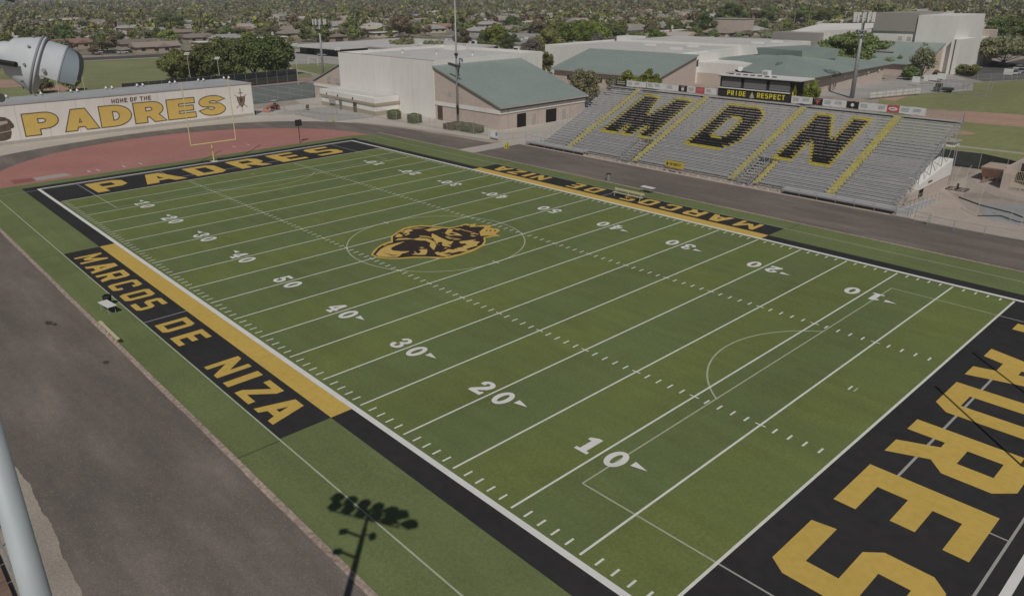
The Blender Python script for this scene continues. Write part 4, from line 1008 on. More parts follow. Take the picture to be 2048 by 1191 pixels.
wp([(0,-1.45),(.55,-.8),(.85,.1),(.9,.95),(.35,.75),(0,1.0),(-.35,.75),(-.9,.95),(-.85,.1),(-.55,-.8)], .03, WBR)
wp([(0,-1.15),(.4,-.65),(.65,.1),(.68,.7),(.3,.55),(0,.75),(-.3,.55),(-.68,.7),(-.65,.1),(-.4,-.65)], .04, mat('shield_brown', (.26,.19,.12)))
vtext(b, 'P', cy-.27, cz-.5, .62, 1.0, 0, BLK, yaxis=True, x_fixed=.05)
wp([(-.05,1.0),(.05,1.0),(.09,2.35),(0,2.6),(-.09,2.35)], .03, WBR); wp([(-.5,1.5),(.5,1.5),(.5,1.63),(-.5,1.63)], .045, WBR); wp([(-.05,-1.4),(.05,-1.4),(.03,-2.3),(-.03,-2.3)], .03, WBR)
for s in (-1, 1):
    for pa, pb in (((.8*s,.8),(1.3*s,1.25)), ((.5*s,-.85),(1.2*s,-1.45))):
        d = Vector((pb[0]-pa[0], pb[1]-pa[1])).normalized(); n_ = Vector((-d.y, d.x))*.05
        q = [(pa[0]+n_.x, pa[1]+n_.y), (pa[0]-n_.x, pa[1]-n_.y), (pb[0]-n_.x, pb[1]-n_.y), (pb[0]+n_.x, pb[1]+n_.y)]
        if s < 0: pass
        A, B, C_ = [Vector((*z, 0)) for z in q[:3]]
        if (B-A).cross(C_-A).z < 0: q = q[::-1]
        wp(q, .032, WBR)
b.build('shield_emblem', None, t)
b = MB(); cy, cz = 3.4+oy, 3.2
wp([(1.2,-2.1),(1.55,-1.2),(1.55,-.5),(2.1,-.3),(2.15,.2),(1.7,1.1),(1.0,1.6),(.4,1.7),(.0,2.5),(-.8,3.0),(-2.5,1),(-2.6,-1.5),(-1,-2.4),(.2,-2.4)], .03, mat('robe_brown', (.13,.09,.07), .85, .25, 1.5))
wp([(-2,-.1),(1.0,.45),(1.35,.55),(1.25,.95),(.2,.95),(-2,.55)], .045, mat('wall_pale_patch', (.46,.42,.37)))
wp([(-1.5,-1.2),(1.5,-.85),(1.5,-.72),(-1.5,-1.05)], .045, MATS['wall_pale_patch'])
b.build('brown_mural', None, t)
for i, u in enumerate((5,75,148,218,280,345,402,453)):
    v = 193-u*.0735; p = G(u, v, 7.3); y = p.y
    q = gxp = None
    d = ray(u, v); tt = (-55.9-CAM.x)/d.x; p = CAM + d*tt
    f = thing('floodlight', (-55.9, p.y, 7.1), 'small white twin floodlight on the back edge of the painted building roof', 'floodlight', 'white twin floodlights along the roof edge')
    for s in (-1, 1):
        b = MB(); b.tube((0, s*.55, 0), (0, s*.55, .35), .04, WHT, n=5); lamp(b, (.05, s*.55, .5), (.3,.1*s,-.8), .75, MATS['white_lamp']); b.build('lamp', None, f, smooth=True)

# ------------------------------------------------------------------ gym
t = thing('gym', (-17.5, 74.2, 0), 'large white windowless gym block with sloping green wings beside the track', 'building')
b = MB(); b.box(-35.6, 0, 0, 0, 31.3, 10.95, STUC)
b.box(-35.6, 0, 10.95, 0, .35, 11.55, STUC); b.box(-35.6, 30.95, 10.95, 0, 31.3, 11.55, STUC); b.box(-35.6, .35, 10.95, -35.25, 30.95, 11.55, STUC); b.box(-.35, .35, 10.95, 0, 30.95, 11.55, STUC)
b.build('main_block', None, t)
b = MB(); JS = mat('wall_joint', (.50,.48,.44))
for i in range(1,5): b.box(-35.6+i*7.1, -.008, .1, -35.6+i*7.1+.05, -.001, 10.9, JS)
for i in range(1,4): b.box(.001, 24.2+i*1.8, .1, .008, 24.25+i*1.8, 10.9, JS)
b.build('control_joint', None, t)
b = MB(); b.box(-35.25, .35, 10.951, -.35, 30.95, 10.99, WROOF); b.box(-30, 27, 10.99, -24, 29, 11.9, STUC); b.build('flat_roof', None, t)
b = MB(); b.box(-35.66, -.06, 11.55, .06, .4, 11.60, TANB) if False else b.box(-35.66,-.04,11.551,.04,.30,11.58,CONC2); b.build('parapet_cap', None, t)
b = MB(); b.solid([(0.002,.15,0),(19.3,.15,0),(19.3,24,0),(0.002,24,0)], [(0.002,.15,10.2),(19.3,.15,4.1),(19.3,24,4.1),(0.002,24,10.2)], TAN); b.build('wing_wall', None, t)
b = MB(); b.solid([(.01,-.3,10.35),(19.9,-.3,4.12),(19.9,24.4,4.12),(.01,24.4,10.35)], [(.01,-.3,10.6),(19.9,-.3,4.37),(19.9,24.4,4.37),(.01,24.4,10.6)], GREENR); b.build('green_roof', None, t)
b = MB(); b.box(19.9,-.3,4.02,20.0,24.4,4.34,CONC2); b.box(19.86,-.1,3.85,19.9,24.2,4.02,BRN); b.build('gutter', None, t)
b = MB(); b.box(.01, .02, 2.95, 19.5, .14, 3.65, STUC); b.box(19.31,.16,2.95,19.45,24,3.65,STUC); b.build('light_band', None, t)
b = MB(); b.box(.8, .10, 0, 2.4, .148, 2.8, BRN); b.build('entrance', None, t)
for y0, y1 in ((4.6, 7.0), (12.5, 15.5)):
    b = MB(); b.box(19.302, y0, 0, 19.33, y1, 2.55, DARK); b.build('doorway', None, t)
for x in (7.0,): 
    b = MB(); b.box(x, -.15, 3.0, x+.3, .01, 3.35, BLK); b.build('wall_lamp', None, t)
b = MB(); b.box(4.4,.11,5.0,5.4,.148,5.9,CONC2); b.build('vent', None, t)
for y in (2.2, 10.2, 19.5): b = MB(); b.tube((19.42,y,0),(19.42,y,4.0),.08,CONC2,n=6); b.build('downpipe', None, t)
for y in (8.6, 17.2): b = MB(); b.box(19.302,y,0,19.33,y+1.1,2.1,CONC2); b.build('door', None, t)
b = MB(); b.solid([(-48.6,.4,0),(-35.61,.4,0),(-35.61,24,0),(-48.6,24,0)], [(-48.6,.4,4.0),(-35.61,.4,8.6),(-35.61,24,8.6),(-48.6,24,4.0)], TAN); b.build('side_wing', None, t)
b = MB(); b.solid([(-49,.1,4.02),(-35.61,.1,8.76),(-35.61,24.3,8.76),(-49,24.3,4.02)], [(-49,.1,4.2),(-35.61,.1,8.94),(-35.61,24.3,8.94),(-49,24.3,4.2)], GREENR); b.build('side_roof', None, t)
b = MB(); b.box(-48.7,.28,2.95,-35.62,.39,3.6,STUC); b.build('light_band', None, t)
b = MB(); b.box(-42,.30,4.2,-40.6,.38,5.6,CONC2); b.box(-38.2,.30,4.2,-36.6,.38,5.4,CONC2); b.build('vent', None, t)
for k in range(3):
    t_ = thing('roof_vent', (-44+k*9, 86+k*3, 10.99), ['small vent at the left of the gym roof','small vent in the middle of the gym roof','small vent at the right of the gym roof'][k], 'vent')
    b = MB(); b.tube((0,0,0),(0,0,.7),.25,WHT,n=10); b.lathe([(0,.35),(.2,.1)], (0,0,.7), (0,0,1), ALU2, 10); b.build('cap', None, t_)
t = thing('concession_stand', (-53, 67.9, 0), 'low cream and khaki flat-roofed block in front of the white gym', 'building')
KH = mat('khaki_band', (.40,.34,.25), .9)
b = MB(); b.solid([(0,.9,0),(23.4,0,0),(23.4,6.2,0),(0,6.2,0)], [(0,.9,3.3),(23.4,0,3.3),(23.4,6.2,3.3),(0,6.2,3.3)], STUC); b.build('wall', None, t)
def strip(b, z0, z1, off, m): b.solid([(-off,.9-off,z0),(23.4+off,-off,z0),(23.4+off,6.1,z0),(-off,6.1,z0)], [(-off,.9-off,z1),(23.4+off,-off,z1),(23.4+off,6.1,z1),(-off,6.1,z1)], m)
b = MB(); strip(b, 0, .95, .04, KH); b.build('base_band', None, t)
b = MB(); strip(b, 2.15, 2.65, .25, KH); b.build('canopy_band', None, t)
b = MB(); strip(b, 2.652, 3.7, .2, STUC); b.build('parapet', None, t)
b = MB(); b.rect(.3,1.4,23.0,5.8,3.71,WROOF); b.build('roof', None, t)
b = MB(); b.box(4.2, .3, .96, 6.6, .82, 2.1, CONC2); b.build('serving_hatch', None, t)
b = MB(); b.box(8.6,.3,.1,9.4,.62,2.1,GREENT); b.box(14.8,.0,.1,15.8,.38,2.1,BRN); b.build('door', None, t)
for x in (3, 8, 14.6): 
    b = MB(); b.box(x, .55-.04*x, 2.75, x+.25, .72-.04*x, 3.1, BLK); b.build('wall_lamp', None, t)

# ------------------------------------------------------------------ school blocks behind
t = thing('classroom_block', (-12, 140, 0), 'tan classroom block with a long green sloping roof left of the press box', 'building')
b = MB(); b.solid([(-34,0,0),(2,0,0),(2,16,0),(-34,16,0)], [(-34,0,3.6),(2,0,3.6),(2,16,7.9),(-34,16,7.9)], TAN); b.build('wall', None, t)
b = MB(); b.solid([(-34.8,-.9,3.5),(2.6,-.9,3.5),(2.6,16,8.0),(-34.8,16,8.0)], [(-34.8,-.9,3.75),(2.6,-.9,3.75),(2.6,16,8.25),(-34.8,16,8.25)], GREENR); b.build('green_roof', None, t)
b = MB(); b.box(-34.8,-1.0,3.42,2.6,-.9,3.56,CONC2); b.build('gutter', None, t)
for x in (-31,-22,-12.5,-2): b = MB(); b.tube((x,-.06,0),(x,-.06,3.5),.07,CONC2,n=6); b.build('downpipe', None, t)
for x in (-29,-26,-18,-15, -6): b = MB(); b.box(x,-.05,1,x+1.6,-.01,2.2,GLASS); b.build('window', None, t)
t = thing('library_block', (-24, 157, 0), 'big white flat-roofed block with roof hatches behind the green classroom roof', 'building')
b = MB(); b.box(-42, 0, 0, 6, 34, 7.9, STUC); b.box(-36,34,0,14,62,8.6,STUC); b.build('wall', None, t)
b = MB(); b.box(-41.6,.4,7.9,5.6,33.9,8.0,WROOF); b.box(-35.6,34.4,8.6,13.6,61.6,8.7,WROOF); b.box(-42,0,7.9,6,.35,8.5,STUC); b.box(-42,.35,7.9,-41.65,34,8.5,STUC); b.build('roof', None, t)
for x, y in ((-20,22),(-6,24),(-5,14),(6,40),(8,48)):
    b = MB(); b.box(x,y,8.7 if y > 34 else 8.0,x+3.2,y+1.6,9.3 if y > 34 else 8.6,WHT); b.build('roof_hatch', None, t)
t = thing('tower_block', (-18.8, 162, 0), 'narrow cream tower wall between the green classroom roof and the tan wall', 'building')
b = MB(); b.box(0,-.6,0,4.2,12,7.6,STUC); b.box(4.2,2,2.9,17,12,5.6,STUC); b.box(4.2,1.95,0,17,12,2.9,TAN); b.build('wall', None, t)
b = MB(); b.add([(4.21,1.0,4.4),(4.21,2.0,4.4),(4.21,2.0,6.4),(4.21,1.0,6.0)], [(0,1,2,3)], GLASS); b.box(.01,-.62,.01,.02,-.61,.02,GLASS); b.build('window', None, t)
t = thing('cafeteria', (20.3, 160, 0), 'wide building with a low spreading green hipped roof and brown fascia behind the bleachers', 'building')
PX_ = [(-36.5,7),(-4.2,-6),(.2,-5.2),(1.2,43),(-22,47),(-41.0,23),(-44.5,22),(-40,14)]
wl = [(-34,9),(-5,-3.5),(-.9,-2.8),(-.2,41),(-21,45),(-40,22),(-38,13)]
b = MB(); b.prism(wl, 0, 4.2, TAN); b.build('wall', None, t)
rf = [(-38.5,13),(-4.5,-7.5),(1.0,-7.0),(.2,47),(-24,50),(-47.5,21.5)]
apex = [(-20,21),(-17,20),(-14,21),(-14,25),(-18,27),(-21,25)]
b = MB(); b.solid([(x,y,4.35) for x,y in rf], [(x,y,7.9) for x,y in apex], GREENR); b.build('green_roof', None, t)
b = MB(); b.prism(rf, 3.75, 4.348, TANB); b.build('fascia', None, t)
b = MB(); b.solid([(-26,20,6.6),(-12,17,6.6),(-7,26,6.6),(-20,34,6.6)], [(-27,20,8.9),(-12,16.4,8.9),(-6.4,26,9.1),(-20,34.6,9.1)], GREENR); b.build('clerestory', None, t)
for x, y, z in ((-13,6,5.7),(-8.5,10,5.6),(-19,18,7.6)):
    b = MB(); b.solid([(x-1.2,y,z-.5),(x+.9,y,z-.5),(x+.9,y+2.2,z-.1),(x-1.2,y+2.2,z-.1)], [(x-1.0,y+1.8,z+.75),(x+.1,y+.2,z+.9),(x+.2,y+2.1,z+.9),(x-1.0,y+2.2,z+.75)], GREENT)
    b.build('dormer', None, t)
for k in range(6):
    b = MB(); b.box(-.05, 2+k*7, 3.1, .25, 2.5+k*7, 3.5, WHT); b.build('wall_lamp', None, t)
t = thing('auditorium', (25.4, 234, 0), 'tall white auditorium with a grey stage tower at the upper right', 'building')
GRS = mat('grey_stucco', (.33,.31,.285), .9, .03, .5)
b = MB(); b.solid([(-52,1,0),(0,1,0),(0,26,0),(-52,26,0)], [(-52,1,10.2),(0,1,13.6),(0,26,13.6),(-52,26,12.2)], STUC); b.build('hall', None, t)
b = MB(); b.box(-10.4,-.02,0,.3,24,16.2,STUC); b.build('front_wall', None, t)
b = MB(); b.box(-23.4,.5,11.5,-10.42,20,16.8,GRS); b.build('stage_tower', None, t)
b = MB(); b.box(-54,-5,4,-39.0,12,10.4,GRS); b.build('grey_annex', None, t)
b = MB(); b.solid([(-26,-14,0),(-2,-14,0),(-2,-.1,0),(-26,-.1,0)], [(-26,-14,3.2),(-2,-14,3.2),(-2,-.1,8.0),(-26,-.1,8.0)], TAN); b.build('lobby_wall', None, t)
b = MB(); b.solid([(-27,-15,3.1),(-1.6,-15,3.1),(-1.6,-.1,8.3),(-27,-.1,8.3)], [(-27,-15,3.35),(-1.6,-15,3.35),(-1.6,-.1,8.6),(-27,-.1,8.6)], GREENR); b.build('lobby_roof', None, t)
b = MB(); b.box(-8,27,0,-.4,34,9.0,STUC); b.box(-7,34,0,-.2,42,10.9,TAN); b.box(.31,-1.5,0,2.6,12,9.8,STUC); b.build('side_block', None, t)
b = MB(); b.tube((1.4,-1.6,0),(1.4,-1.6,9.8),.12,TANB); b.build('downpipe', None, t)
for x in (-15.6, -13): b = MB(); b.box(x,.93,8.9,x+1.2,.99,10,TAN); b.build('vent', None, t)
t = thing('brown_school_wing', (-203, 146, 0), 'flat-roofed brown school wing at the far left of the campus', 'building')
b = MB(); b.solid([(0,0,0),(29,2.2,0),(29,60,0),(0,58,0)], [(0,0,2.95),(29,2.2,2.95),(29,60,2.95),(0,58,2.95)], TANB); b.build('wall', None, t)
b = MB(); b.solid([(-5,-4,2.96),(33,-2,2.96),(34,62,2.96),(-6,60,2.96)], [(-5,-4,3.5),(33,-2,3.5),(34,62,3.5),(-6,60,3.5)], WROOF); b.build('roof', None, t)
b = MB(); b.box(6,.1,.3,11,.55,2.6,DARK); b.build('entrance', None, t)
def flat_block(x0, y0, x1, y1, h, label, mw=STUC, mr=WROOF, gear=3, name='school_wing'):
    t = thing(name, (x0, y0, 0), label, 'building')
    b = MB(); b.box(0,0,0,x1-x0,y1-y0,h,mw); b.build('wall', None, t)
    b = MB(); b.box(-.6,-.6,h,x1-x0+.6,y1-y0+.6,h+.45,mr); b.build('roof', None, t)
    rr = random.Random(int(x0*7+y0))
    for i in range(gear):
        b = MB(); x, y = rr.uniform(2,x1-x0-3), rr.uniform(2,y1-y0-3); s = rr.uniform(.8,1.6); b.box(x,y,h+.45,x+s,y+s,h+.45+s*.7,rr.choice([WHT,GRS,ALUD])); b.build('roof_unit', None, t)
    for i in range(int((x1-x0)/6)):
        b = MB(); b.box(2+i*6,-.04,1,4.4+i*6,-.005,2.2,GLASS); b.build('window', None, t)
flat_block(-168,158,-128,192,3.6,'pale flat school roof between the brown wing and the gym',gear=6)
flat_block(-122,150,-78,176,3.8,'pale flat school roof directly behind the gym roof',gear=6)
flat_block(-150,205,-98,240,3.8,'long pale school roof second row behind the gym',mr=GROOF,gear=7)
flat_block(-200,225,-160,262,3.6,'grey flat school roof beyond the brown wing',mr=GROOF,gear=5)
flat_block(-20,226,12,262,6.0,'flat grey block with duct work left of the auditorium',mr=GROOF,gear=9)
flat_block(-70,236,-26,270,5.2,'low flat grey roof with pipes behind the white block',mr=GROOF,gear=12)
t = thing('green_roof_wing', (-96, 205, 0), 'school wing with green roof and white parapets between the trees', 'building')
b = MB(); b.box(0,0,0,26,22,5,STUC); b.box(12,10,5,21,16,8.0,STUC); b.build('wall', None, t)
b = MB(); b.solid([(-1,-8,3.2),(27,-8,3.2),(27,0,6.0),(-1,0,6.0)], [(-1,-8,3.4),(27,-8,3.4),(27,0,6.2),(-1,0,6.2)], GREENR); b.build('green_roof', None, t)
t = thing('pink_wall_building', (-135, 360, 0), 'pinkish building with a tall white slab beyond the trees', 'building')
b = MB(); b.box(0,0,0,20,10,9,TAN); b.box(-2.6,-1,0,.0-.01,3,11.5,WHT); b.build('wall', None, t)
b = MB(); b.box(-.3,-.3,9,20.3,10.3,9.3,GROOF); b.build('roof', None, t)

# ------------------------------------------------------------------ yard at the right
RUST = mat('dumpster_rust', (.34,.20,.14), .85, .2, 2)
t = thing('dumpster', (76.9, 93.6, 0), 'tan steel roll-off hopper with a rusty open end near the cloth fence', 'dumpster')
TD = mat('dumpster_tan', (.47,.37,.30), .8, .08, 2)
b = MB(); b.solid([(-1.0,-.2,.5),(1.2,-.2,.5),(1.2,2.6,.5),(-1.0,2.6,.5)], [(-1.2,-.9,1.9),(1.5,-.9,1.9),(1.5,3.2,1.9),(-1.2,3.2,1.9)], TD); b.build('body', None, t)
b = MB(); b.add([(-.9,-.33,.62),(1.1,-.33,.62),(1.3,-.8,1.6),(-1.0,-.8,1.6)], [(0,1,2,3)], RUST); b.build('open_end', None, t, loc=(0,-.03,0))
b = MB(); b.box(-.8,-.6,0,-.6,2.4,.5,RUST); b.box(.8,-.6,0,1.0,2.4,.5,RUST); b.build('skid', None, t)
b = MB(); b.tube((0,-.4,.5),(-.5,-2.3,.25),.05,RUST); b.tube((.4,-.4,.5),(-.5,-2.3,.25),.05,RUST); b.build('towbar', None, t)
for s in (-.95,1.15): b = MB(); b.tube((s-.12,.2,.3),(s+.12,.2,.3),.3,BLK,n=14); b.build('wheel', None, t)
t = thing('walled_enclosure', (79.0, 90.0, 0), 'tan walled enclosure with a barred metal gate at the right edge', 'enclosure')
b = MB(); b.box(0,.0,0,.25,9,2.7,TAN); b.box(.25,8.8,0,12,9,2.7,TAN); b.box(0,-.01,0,.9,.25,2.7,TAN); b.box(5.5,0,0,12,.25,2.7,TAN); b.build('wall', None, t)
b = MB()
for i in range(24): b.tube((.95+i*.19,.1,.1),(.95+i*.19,.1,2.45),.02,TANM,n=4)
for z in (.12,1.3,2.45): b.tube((.9,.1,z),(5.5,.1,z),.035,TANM,n=4)
b.build('barred_gate', None, t)
b = MB(); b.box(2.6,.0,.9,3.9,.06,2.0,WHT); b.build('notice', None, t)
t = thing('tank', (82.3, 95, 0), 'white rounded tank top rising inside the walled enclosure', 'tank')
b = MB(); b.lathe([(0,1.9),(3.0,1.9),(3.5,1.5),(3.8,.6)], (0,0,0), (0,0,1), WHT, 24); b.build('shell', None, t, smooth=True)
# batting cage: poles, cable and netting
t = thing('batting_cage', (81, 77, 0), 'net cage hung from bent white poles on the concrete at the right edge', 'batting cage')
for x, y in ((0.1,-3.0),(3.3,-2.7),(4.6,-3.7),(-.4,7.2),(-4.6,3.5),(-3.9,4.9),(9,-3.5),(8.5,5)):
    b = MB(); b.path([(x,y,0),(x+.05,y+.05,2.6),(x+.12,y+.12,3.4),(x+.3,y+.3,3.95)], .030, mat('cage_pole', (.50,.49,.47), .6), n=6); b.build('pole', None, t)
b = MB(); NET = mat('netting', (.13,.13,.13), .9, alpha=.10)
q = [(0.6,-2.6),(9,-3.2),(8.6,5),(-.2,7),(-3.6,4.6)]
for i in range(len(q)):
    (xa,ya),(xb,yb_) = q[i], q[(i+1)%len(q)]; b.add([(xa,ya,.05),(xb,yb_,.05),(xb,yb_,3.3),((xa+xb)/2,(ya+yb_)/2,2.7),(xa,ya,3.3)], [(0,1,2,3,4)], NET)
b.add([(x,y,3.2) for x,y in q], [tuple(range(5))], NET)
b.build('net', None, t)
b = MB(); b.path([(0.2,-3,.06),(2.0,-1.2,.1),(4,-2.4,.06),(6,-2.0,.06)], .05, BLK, n=5); b.path([(-4,4.4,.06),(-1,2.2,.06),(2.5,1.0,.06),(5,-1,.06),(8,-1.8,.06)], .09, NET if False else BLK, n=5); b.build('ground_cable', None, t)
b = MB(); b.sheet([[(79.4,79.6),(82.2,73.6),(95,73.2),(95,84),(83,83)]], .012, mat('pale_blue_mat', (.37,.38,.38), .9, .08, .7)); struct(b.build('cage_floor'))
t = thing('ball_cage_net', (61, 240, 0), 'pipe-framed practice net on the grass in front of the outfield fence', 'practice net')
p = G(1880, 186); t.location = (p.x, p.y, 0); s1 = pxsize(p, 68)
b = MB()
for x in (0, s1/2, s1): b.tube((x,0,0),(x,0,3),.07,ALU2,n=5); b.tube((x,3,0),(x,3,3),.07,ALU2,n=5)
for z in (.1,1.5,3): b.tube((0,0,z),(s1,0,z),.05,ALU2,n=5); b.tube((0,3,z),(s1,3,z),.05,ALU2,n=5)
b.build('frame', None, t)
t = thing('utility_cart', (p.x-2.2, p.y+1.5, 0), 'dark field machine parked behind the practice net', 'field machine')
b = MB(); b.box(0,0,.5,4.2,1.6,1.1,mat('dark_green_paint',(.05,.07,.06),.6)); b.box(.3,.2,1.1,1.6,1.4,2.0,DARK); b.build('body', None, t)
for x in (.6,3.4):
    for y in (0,1.6): b = MB(); b.tube((x,y-.1,.4),(x,y+.1,.4),.4,BLK,n=14); b.build('wheel', None, t)
t = thing('dugout_block', (53.5, 112, 0), 'white block with a flat lid beside the cloth fence', 'dugout')
p = G(1872, 288); t.location = (p.x+.4, p.y-1, 0)
b = MB(); b.box(.4,0,0,2.6,2.4,.8,STUC); b.build('wall', None, t); b = MB(); b.box(.1,-.3,.8,2.9,2.7,.92,CONC2); b.build('roof', None, t)
for (x, y, z, lab) in ((74.4, 84.6, 0, 'black wheeled blocking sled standing on the concrete behind the bleachers'),):
    t = thing('training_sled', (x, y, z), lab, 'training sled')
    b = MB()
    for yy in (0,.9,1.8): b.tube((0,yy,.1),(2.2,yy,.1),.05,BLK,n=5)
    for xx in (0,1.1,2.2): b.tube((xx,0,.1),(xx,1.8,.1),.05,BLK,n=5)
    b.build('frame', None, t)
    b = MB(); b.tube((1.1,.9,.1),(1.1,.9,.8),.12,BLK,n=8); b.build('pad', None, t)

# ------------------------------------------------------------------ tractor, chair, vehicles
RED = mat('tractor_red', (.44,.17,.12), .6); RUB = mat('rubber', (.03,.03,.03), .85)
t = thing('tractor', (-53.2, 56.6, 0), 'small orange-red tractor with a front loader beside the painted wall', 'tractor', None, .5)
b = MB(); b.box(-.35,-1.6,.75,.35,.1,1.35,RED); b.box(-.4,.1,.7,.4,.9,1.0,RED); b.build('hood', None, t, bevel=.05)
b = MB(); b.box(-.25,.35,1.0,.25,.8,1.12,BLK); b.box(-.25,.75,1.12,.25,.85,1.5,BLK); b.build('seat', None, t)
b = MB(); b.box(-.55,.1,2.1,.55,1.2,2.2,mat('canopy_cream',(.5,.47,.4))); b.build('canopy', None, t)
b = MB()
for x in (-.5,.5): b.tube((x,1.1,.9),(x,1.0,2.1),.035,BLK,n=6)
b.build('roll_bar', None, t)
for x in (-.62,.62):
    b = MB(); b.tube((x-.16,.7,.62),(x+.16,.7,.62),.62,RUB,n=22); w1 = b.build('wheel', None, t); b = MB(); b.tube((x-.17,.7,.62),(x+.17,.7,.62),.34,RED,n=16); b.build('rim', None, w1)
    b = MB(); b.tube((x-.1,-1.3,.4),(x+.1,-1.3,.4),.40,RUB,n=20); w1 = b.build('wheel', None, t); b = MB(); b.tube((x-.11,-1.3,.4),(x+.11,-1.3,.4),.2,RED,n=14); b.build('rim', None, w1)
    b = MB(); b.box(x-.2,.2,1.25,x+.2,1.2,1.32,RED); b.build('fender', None, t)
b = MB()
for x in (-.42,.42): b.path([(x,-.3,1.3),(x,-1.9,1.15),(x,-2.4,.5)], .06, RED)
b.build('loader_arm', None, t)
b = MB(); b.solid([(-.8,-2.9,.1),(.8,-2.9,.1),(.8,-2.35,.1),(-.8,-2.35,.1)], [(-.8,-2.7,.7),(.8,-2.7,.7),(.8,-2.3,.75),(-.8,-2.3,.75)], RED); b.build('bucket', None, t)
t = thing('chair', (-48.2, 62.2, 0), 'single black chair standing alone on the grey slab', 'chair', None, .8)
b = MB(); b.box(-.35,-.35,.42,.35,.35,.5,BLK); b.build('seat', None, t); b = MB(); b.solid([(-.35,.3,.5),(.35,.3,.5),(.35,.36,.5),(-.35,.36,.5)], [(-.35,.5,1.15),(.35,.5,1.15),(.35,.56,1.15),(-.35,.56,1.15)], BLK); b.build('backrest', None, t)
for x in (-.3,.3):
    for y in (-.3,.3): b = MB(); b.tube((x,y,0),(x,y,.42),.03,BLK,n=5); b.build('leg', None, t)
for i, (x, y, lab) in enumerate(((-50.2,57.8,'dark steel post in the yard right of the tractor'), (-37.5,63.2,'grey steel post in the middle of the paved yard'))):
    t = thing('steel_post', (x, y, 0), lab, 'post'); b = MB(); b.tube((0,0,0),(0,0,1.9),.07,STEEL); b.box(-.2,-.2,0,.2,.2,.1,CONC2); b.build('shaft', None, t)
# soccer goal
def soccer_goal():
    p = G(636, 131.5); q = G(617, 128.5); t = thing('soccer_goal', (p.x, p.y, 0), 'white soccer goal with a net on the small lawn behind the gym', 'soccer goal')
    d = q-p; d.z = 0; h = 2.5; u = d.normalized(); back = Vector((-u.y, u.x, 0)); back = back if back.y > 0 else -back; back = Vector((.45,.95,0))*2.4
    b = MB(); b.path([(0,0,0),(0,0,h),tuple(d+Vector((0,0,h))),tuple(d)], .09, WHT); b.build('frame', None, t)
    b = MB()
    for o in (Vector((0,0,0)), d): b.path([o+Vector((0,0,h)), o+back], .05, WHT)
    b.path([back, d+back], .05, WHT); b.build('net_support', None, t)
    b = MB(); b.add([Vector((0,0,h)), d+Vector((0,0,h)), d+back, back], [(0,1,2,3)], NET); b.build('net', None, t)
soccer_goal()
def make_car(name, col, label, cat='car', grp='cars parked far behind the school'):
    t = thing(name, (0,0,0), label, cat, grp)
    b = MB(); b.solid([(-2.2,-.88,.3),(2.2,-.88,.3),(2.2,.88,.3),(-2.2,.88,.3)], [(-2.15,-.86,.85),(2.1,-.86,.8),(2.1,.86,.8),(-2.15,.86,.85)], col); b.build('body', None, t, bevel=.08)
    b = MB(); b.solid([(-1.7,-.8,.83),(1.2,-.8,.83),(1.2,.8,.83),(-1.7,.8,.83)], [(-1.3,-.66,1.4),(.45,-.66,1.42),(.45,.66,1.42),(-1.3,.66,1.4)], GLASS); b.build('windows', None, t)
    b = MB(); b.box(-1.28,-.65,1.415,.42,.65,1.46,col); b.build('roof', None, t, bevel=.02)
    for x in (-1.35,1.35):
        for y in (-.82,.82): b = MB(); b.tube((x,y-.1,.32),(x,y+.1,.32),.32,RUB,n=14); b.build('wheel', None, t)
    return t
CARS = [make_car('parked_car', mat('car_white',(.6,.6,.6),.3), 'c'), make_car('parked_car', mat('car_silver',(.33,.34,.35),.3), 'c'), make_car('parked_car', mat('car_dark',(.04,.045,.05),.3), 'c'), make_car('parked_car', mat('car_red',(.25,.05,.05),.3), 'c')]
for c in CARS: index_kids(c)
spots = []
for i, (u, v, k) in enumerate([(205,106,0),(221,107,2),(232,106,1),(246,107,0),(258,106,2),(192,108,1)]): spots.append((G(u,v), k, 1.62, ['leftmost bright car of the row along the street behind the practice field','dark car in the street row','silver car in the street row','white car in the street row right of the dark one','dark car at the right end of the street row','silver car half hidden at the left end of the street row'][i]))
for i, (u, v, k) in enumerate([(1990,132,2),(2004,133,2),(2040,140,0),(2046,146,1),(2025,150,0),(1975,126,1),(2038,112,2),(1545,42,0),(1560,43,2),(1575,43,1),(645,112,1),(672,112,2)]): spots.append((G(u,v), k, (.4,.5,1.2,1.2,1.2,.6,.2,.1,.1,.1,.3,.3)[i], ['dark car in the shade under the right-hand tree','second dark car in the shade under the right-hand tree','white car cut by the right edge','silver car below the white one at the right edge','white car left of the silver one in the lot','silver car beside the auditorium wall','dark car at the back of the right lot','white car in the far lot above the white roofs','dark car in the far lot above the white roofs','silver car in the far lot above the white roofs','silver car in the yard before the brown wing','dark car in the yard before the brown wing'][i]))
used = [False]*4
for p, k, rz, lab in spots:
    if not used[k]: o = CARS[k]; used[k] = True; o.location = (p.x, p.y, .01); o.rotation_euler.z = rz; o['label'] = lab
    else: copy_tree(CARS[k], (p.x, p.y, .01), rz, None, lab)
if not used[3]:
    for c_ in list(KIDS[CARS[3].name]): bpy.data.objects.remove(c_)
    bpy.data.objects.remove(CARS[3])

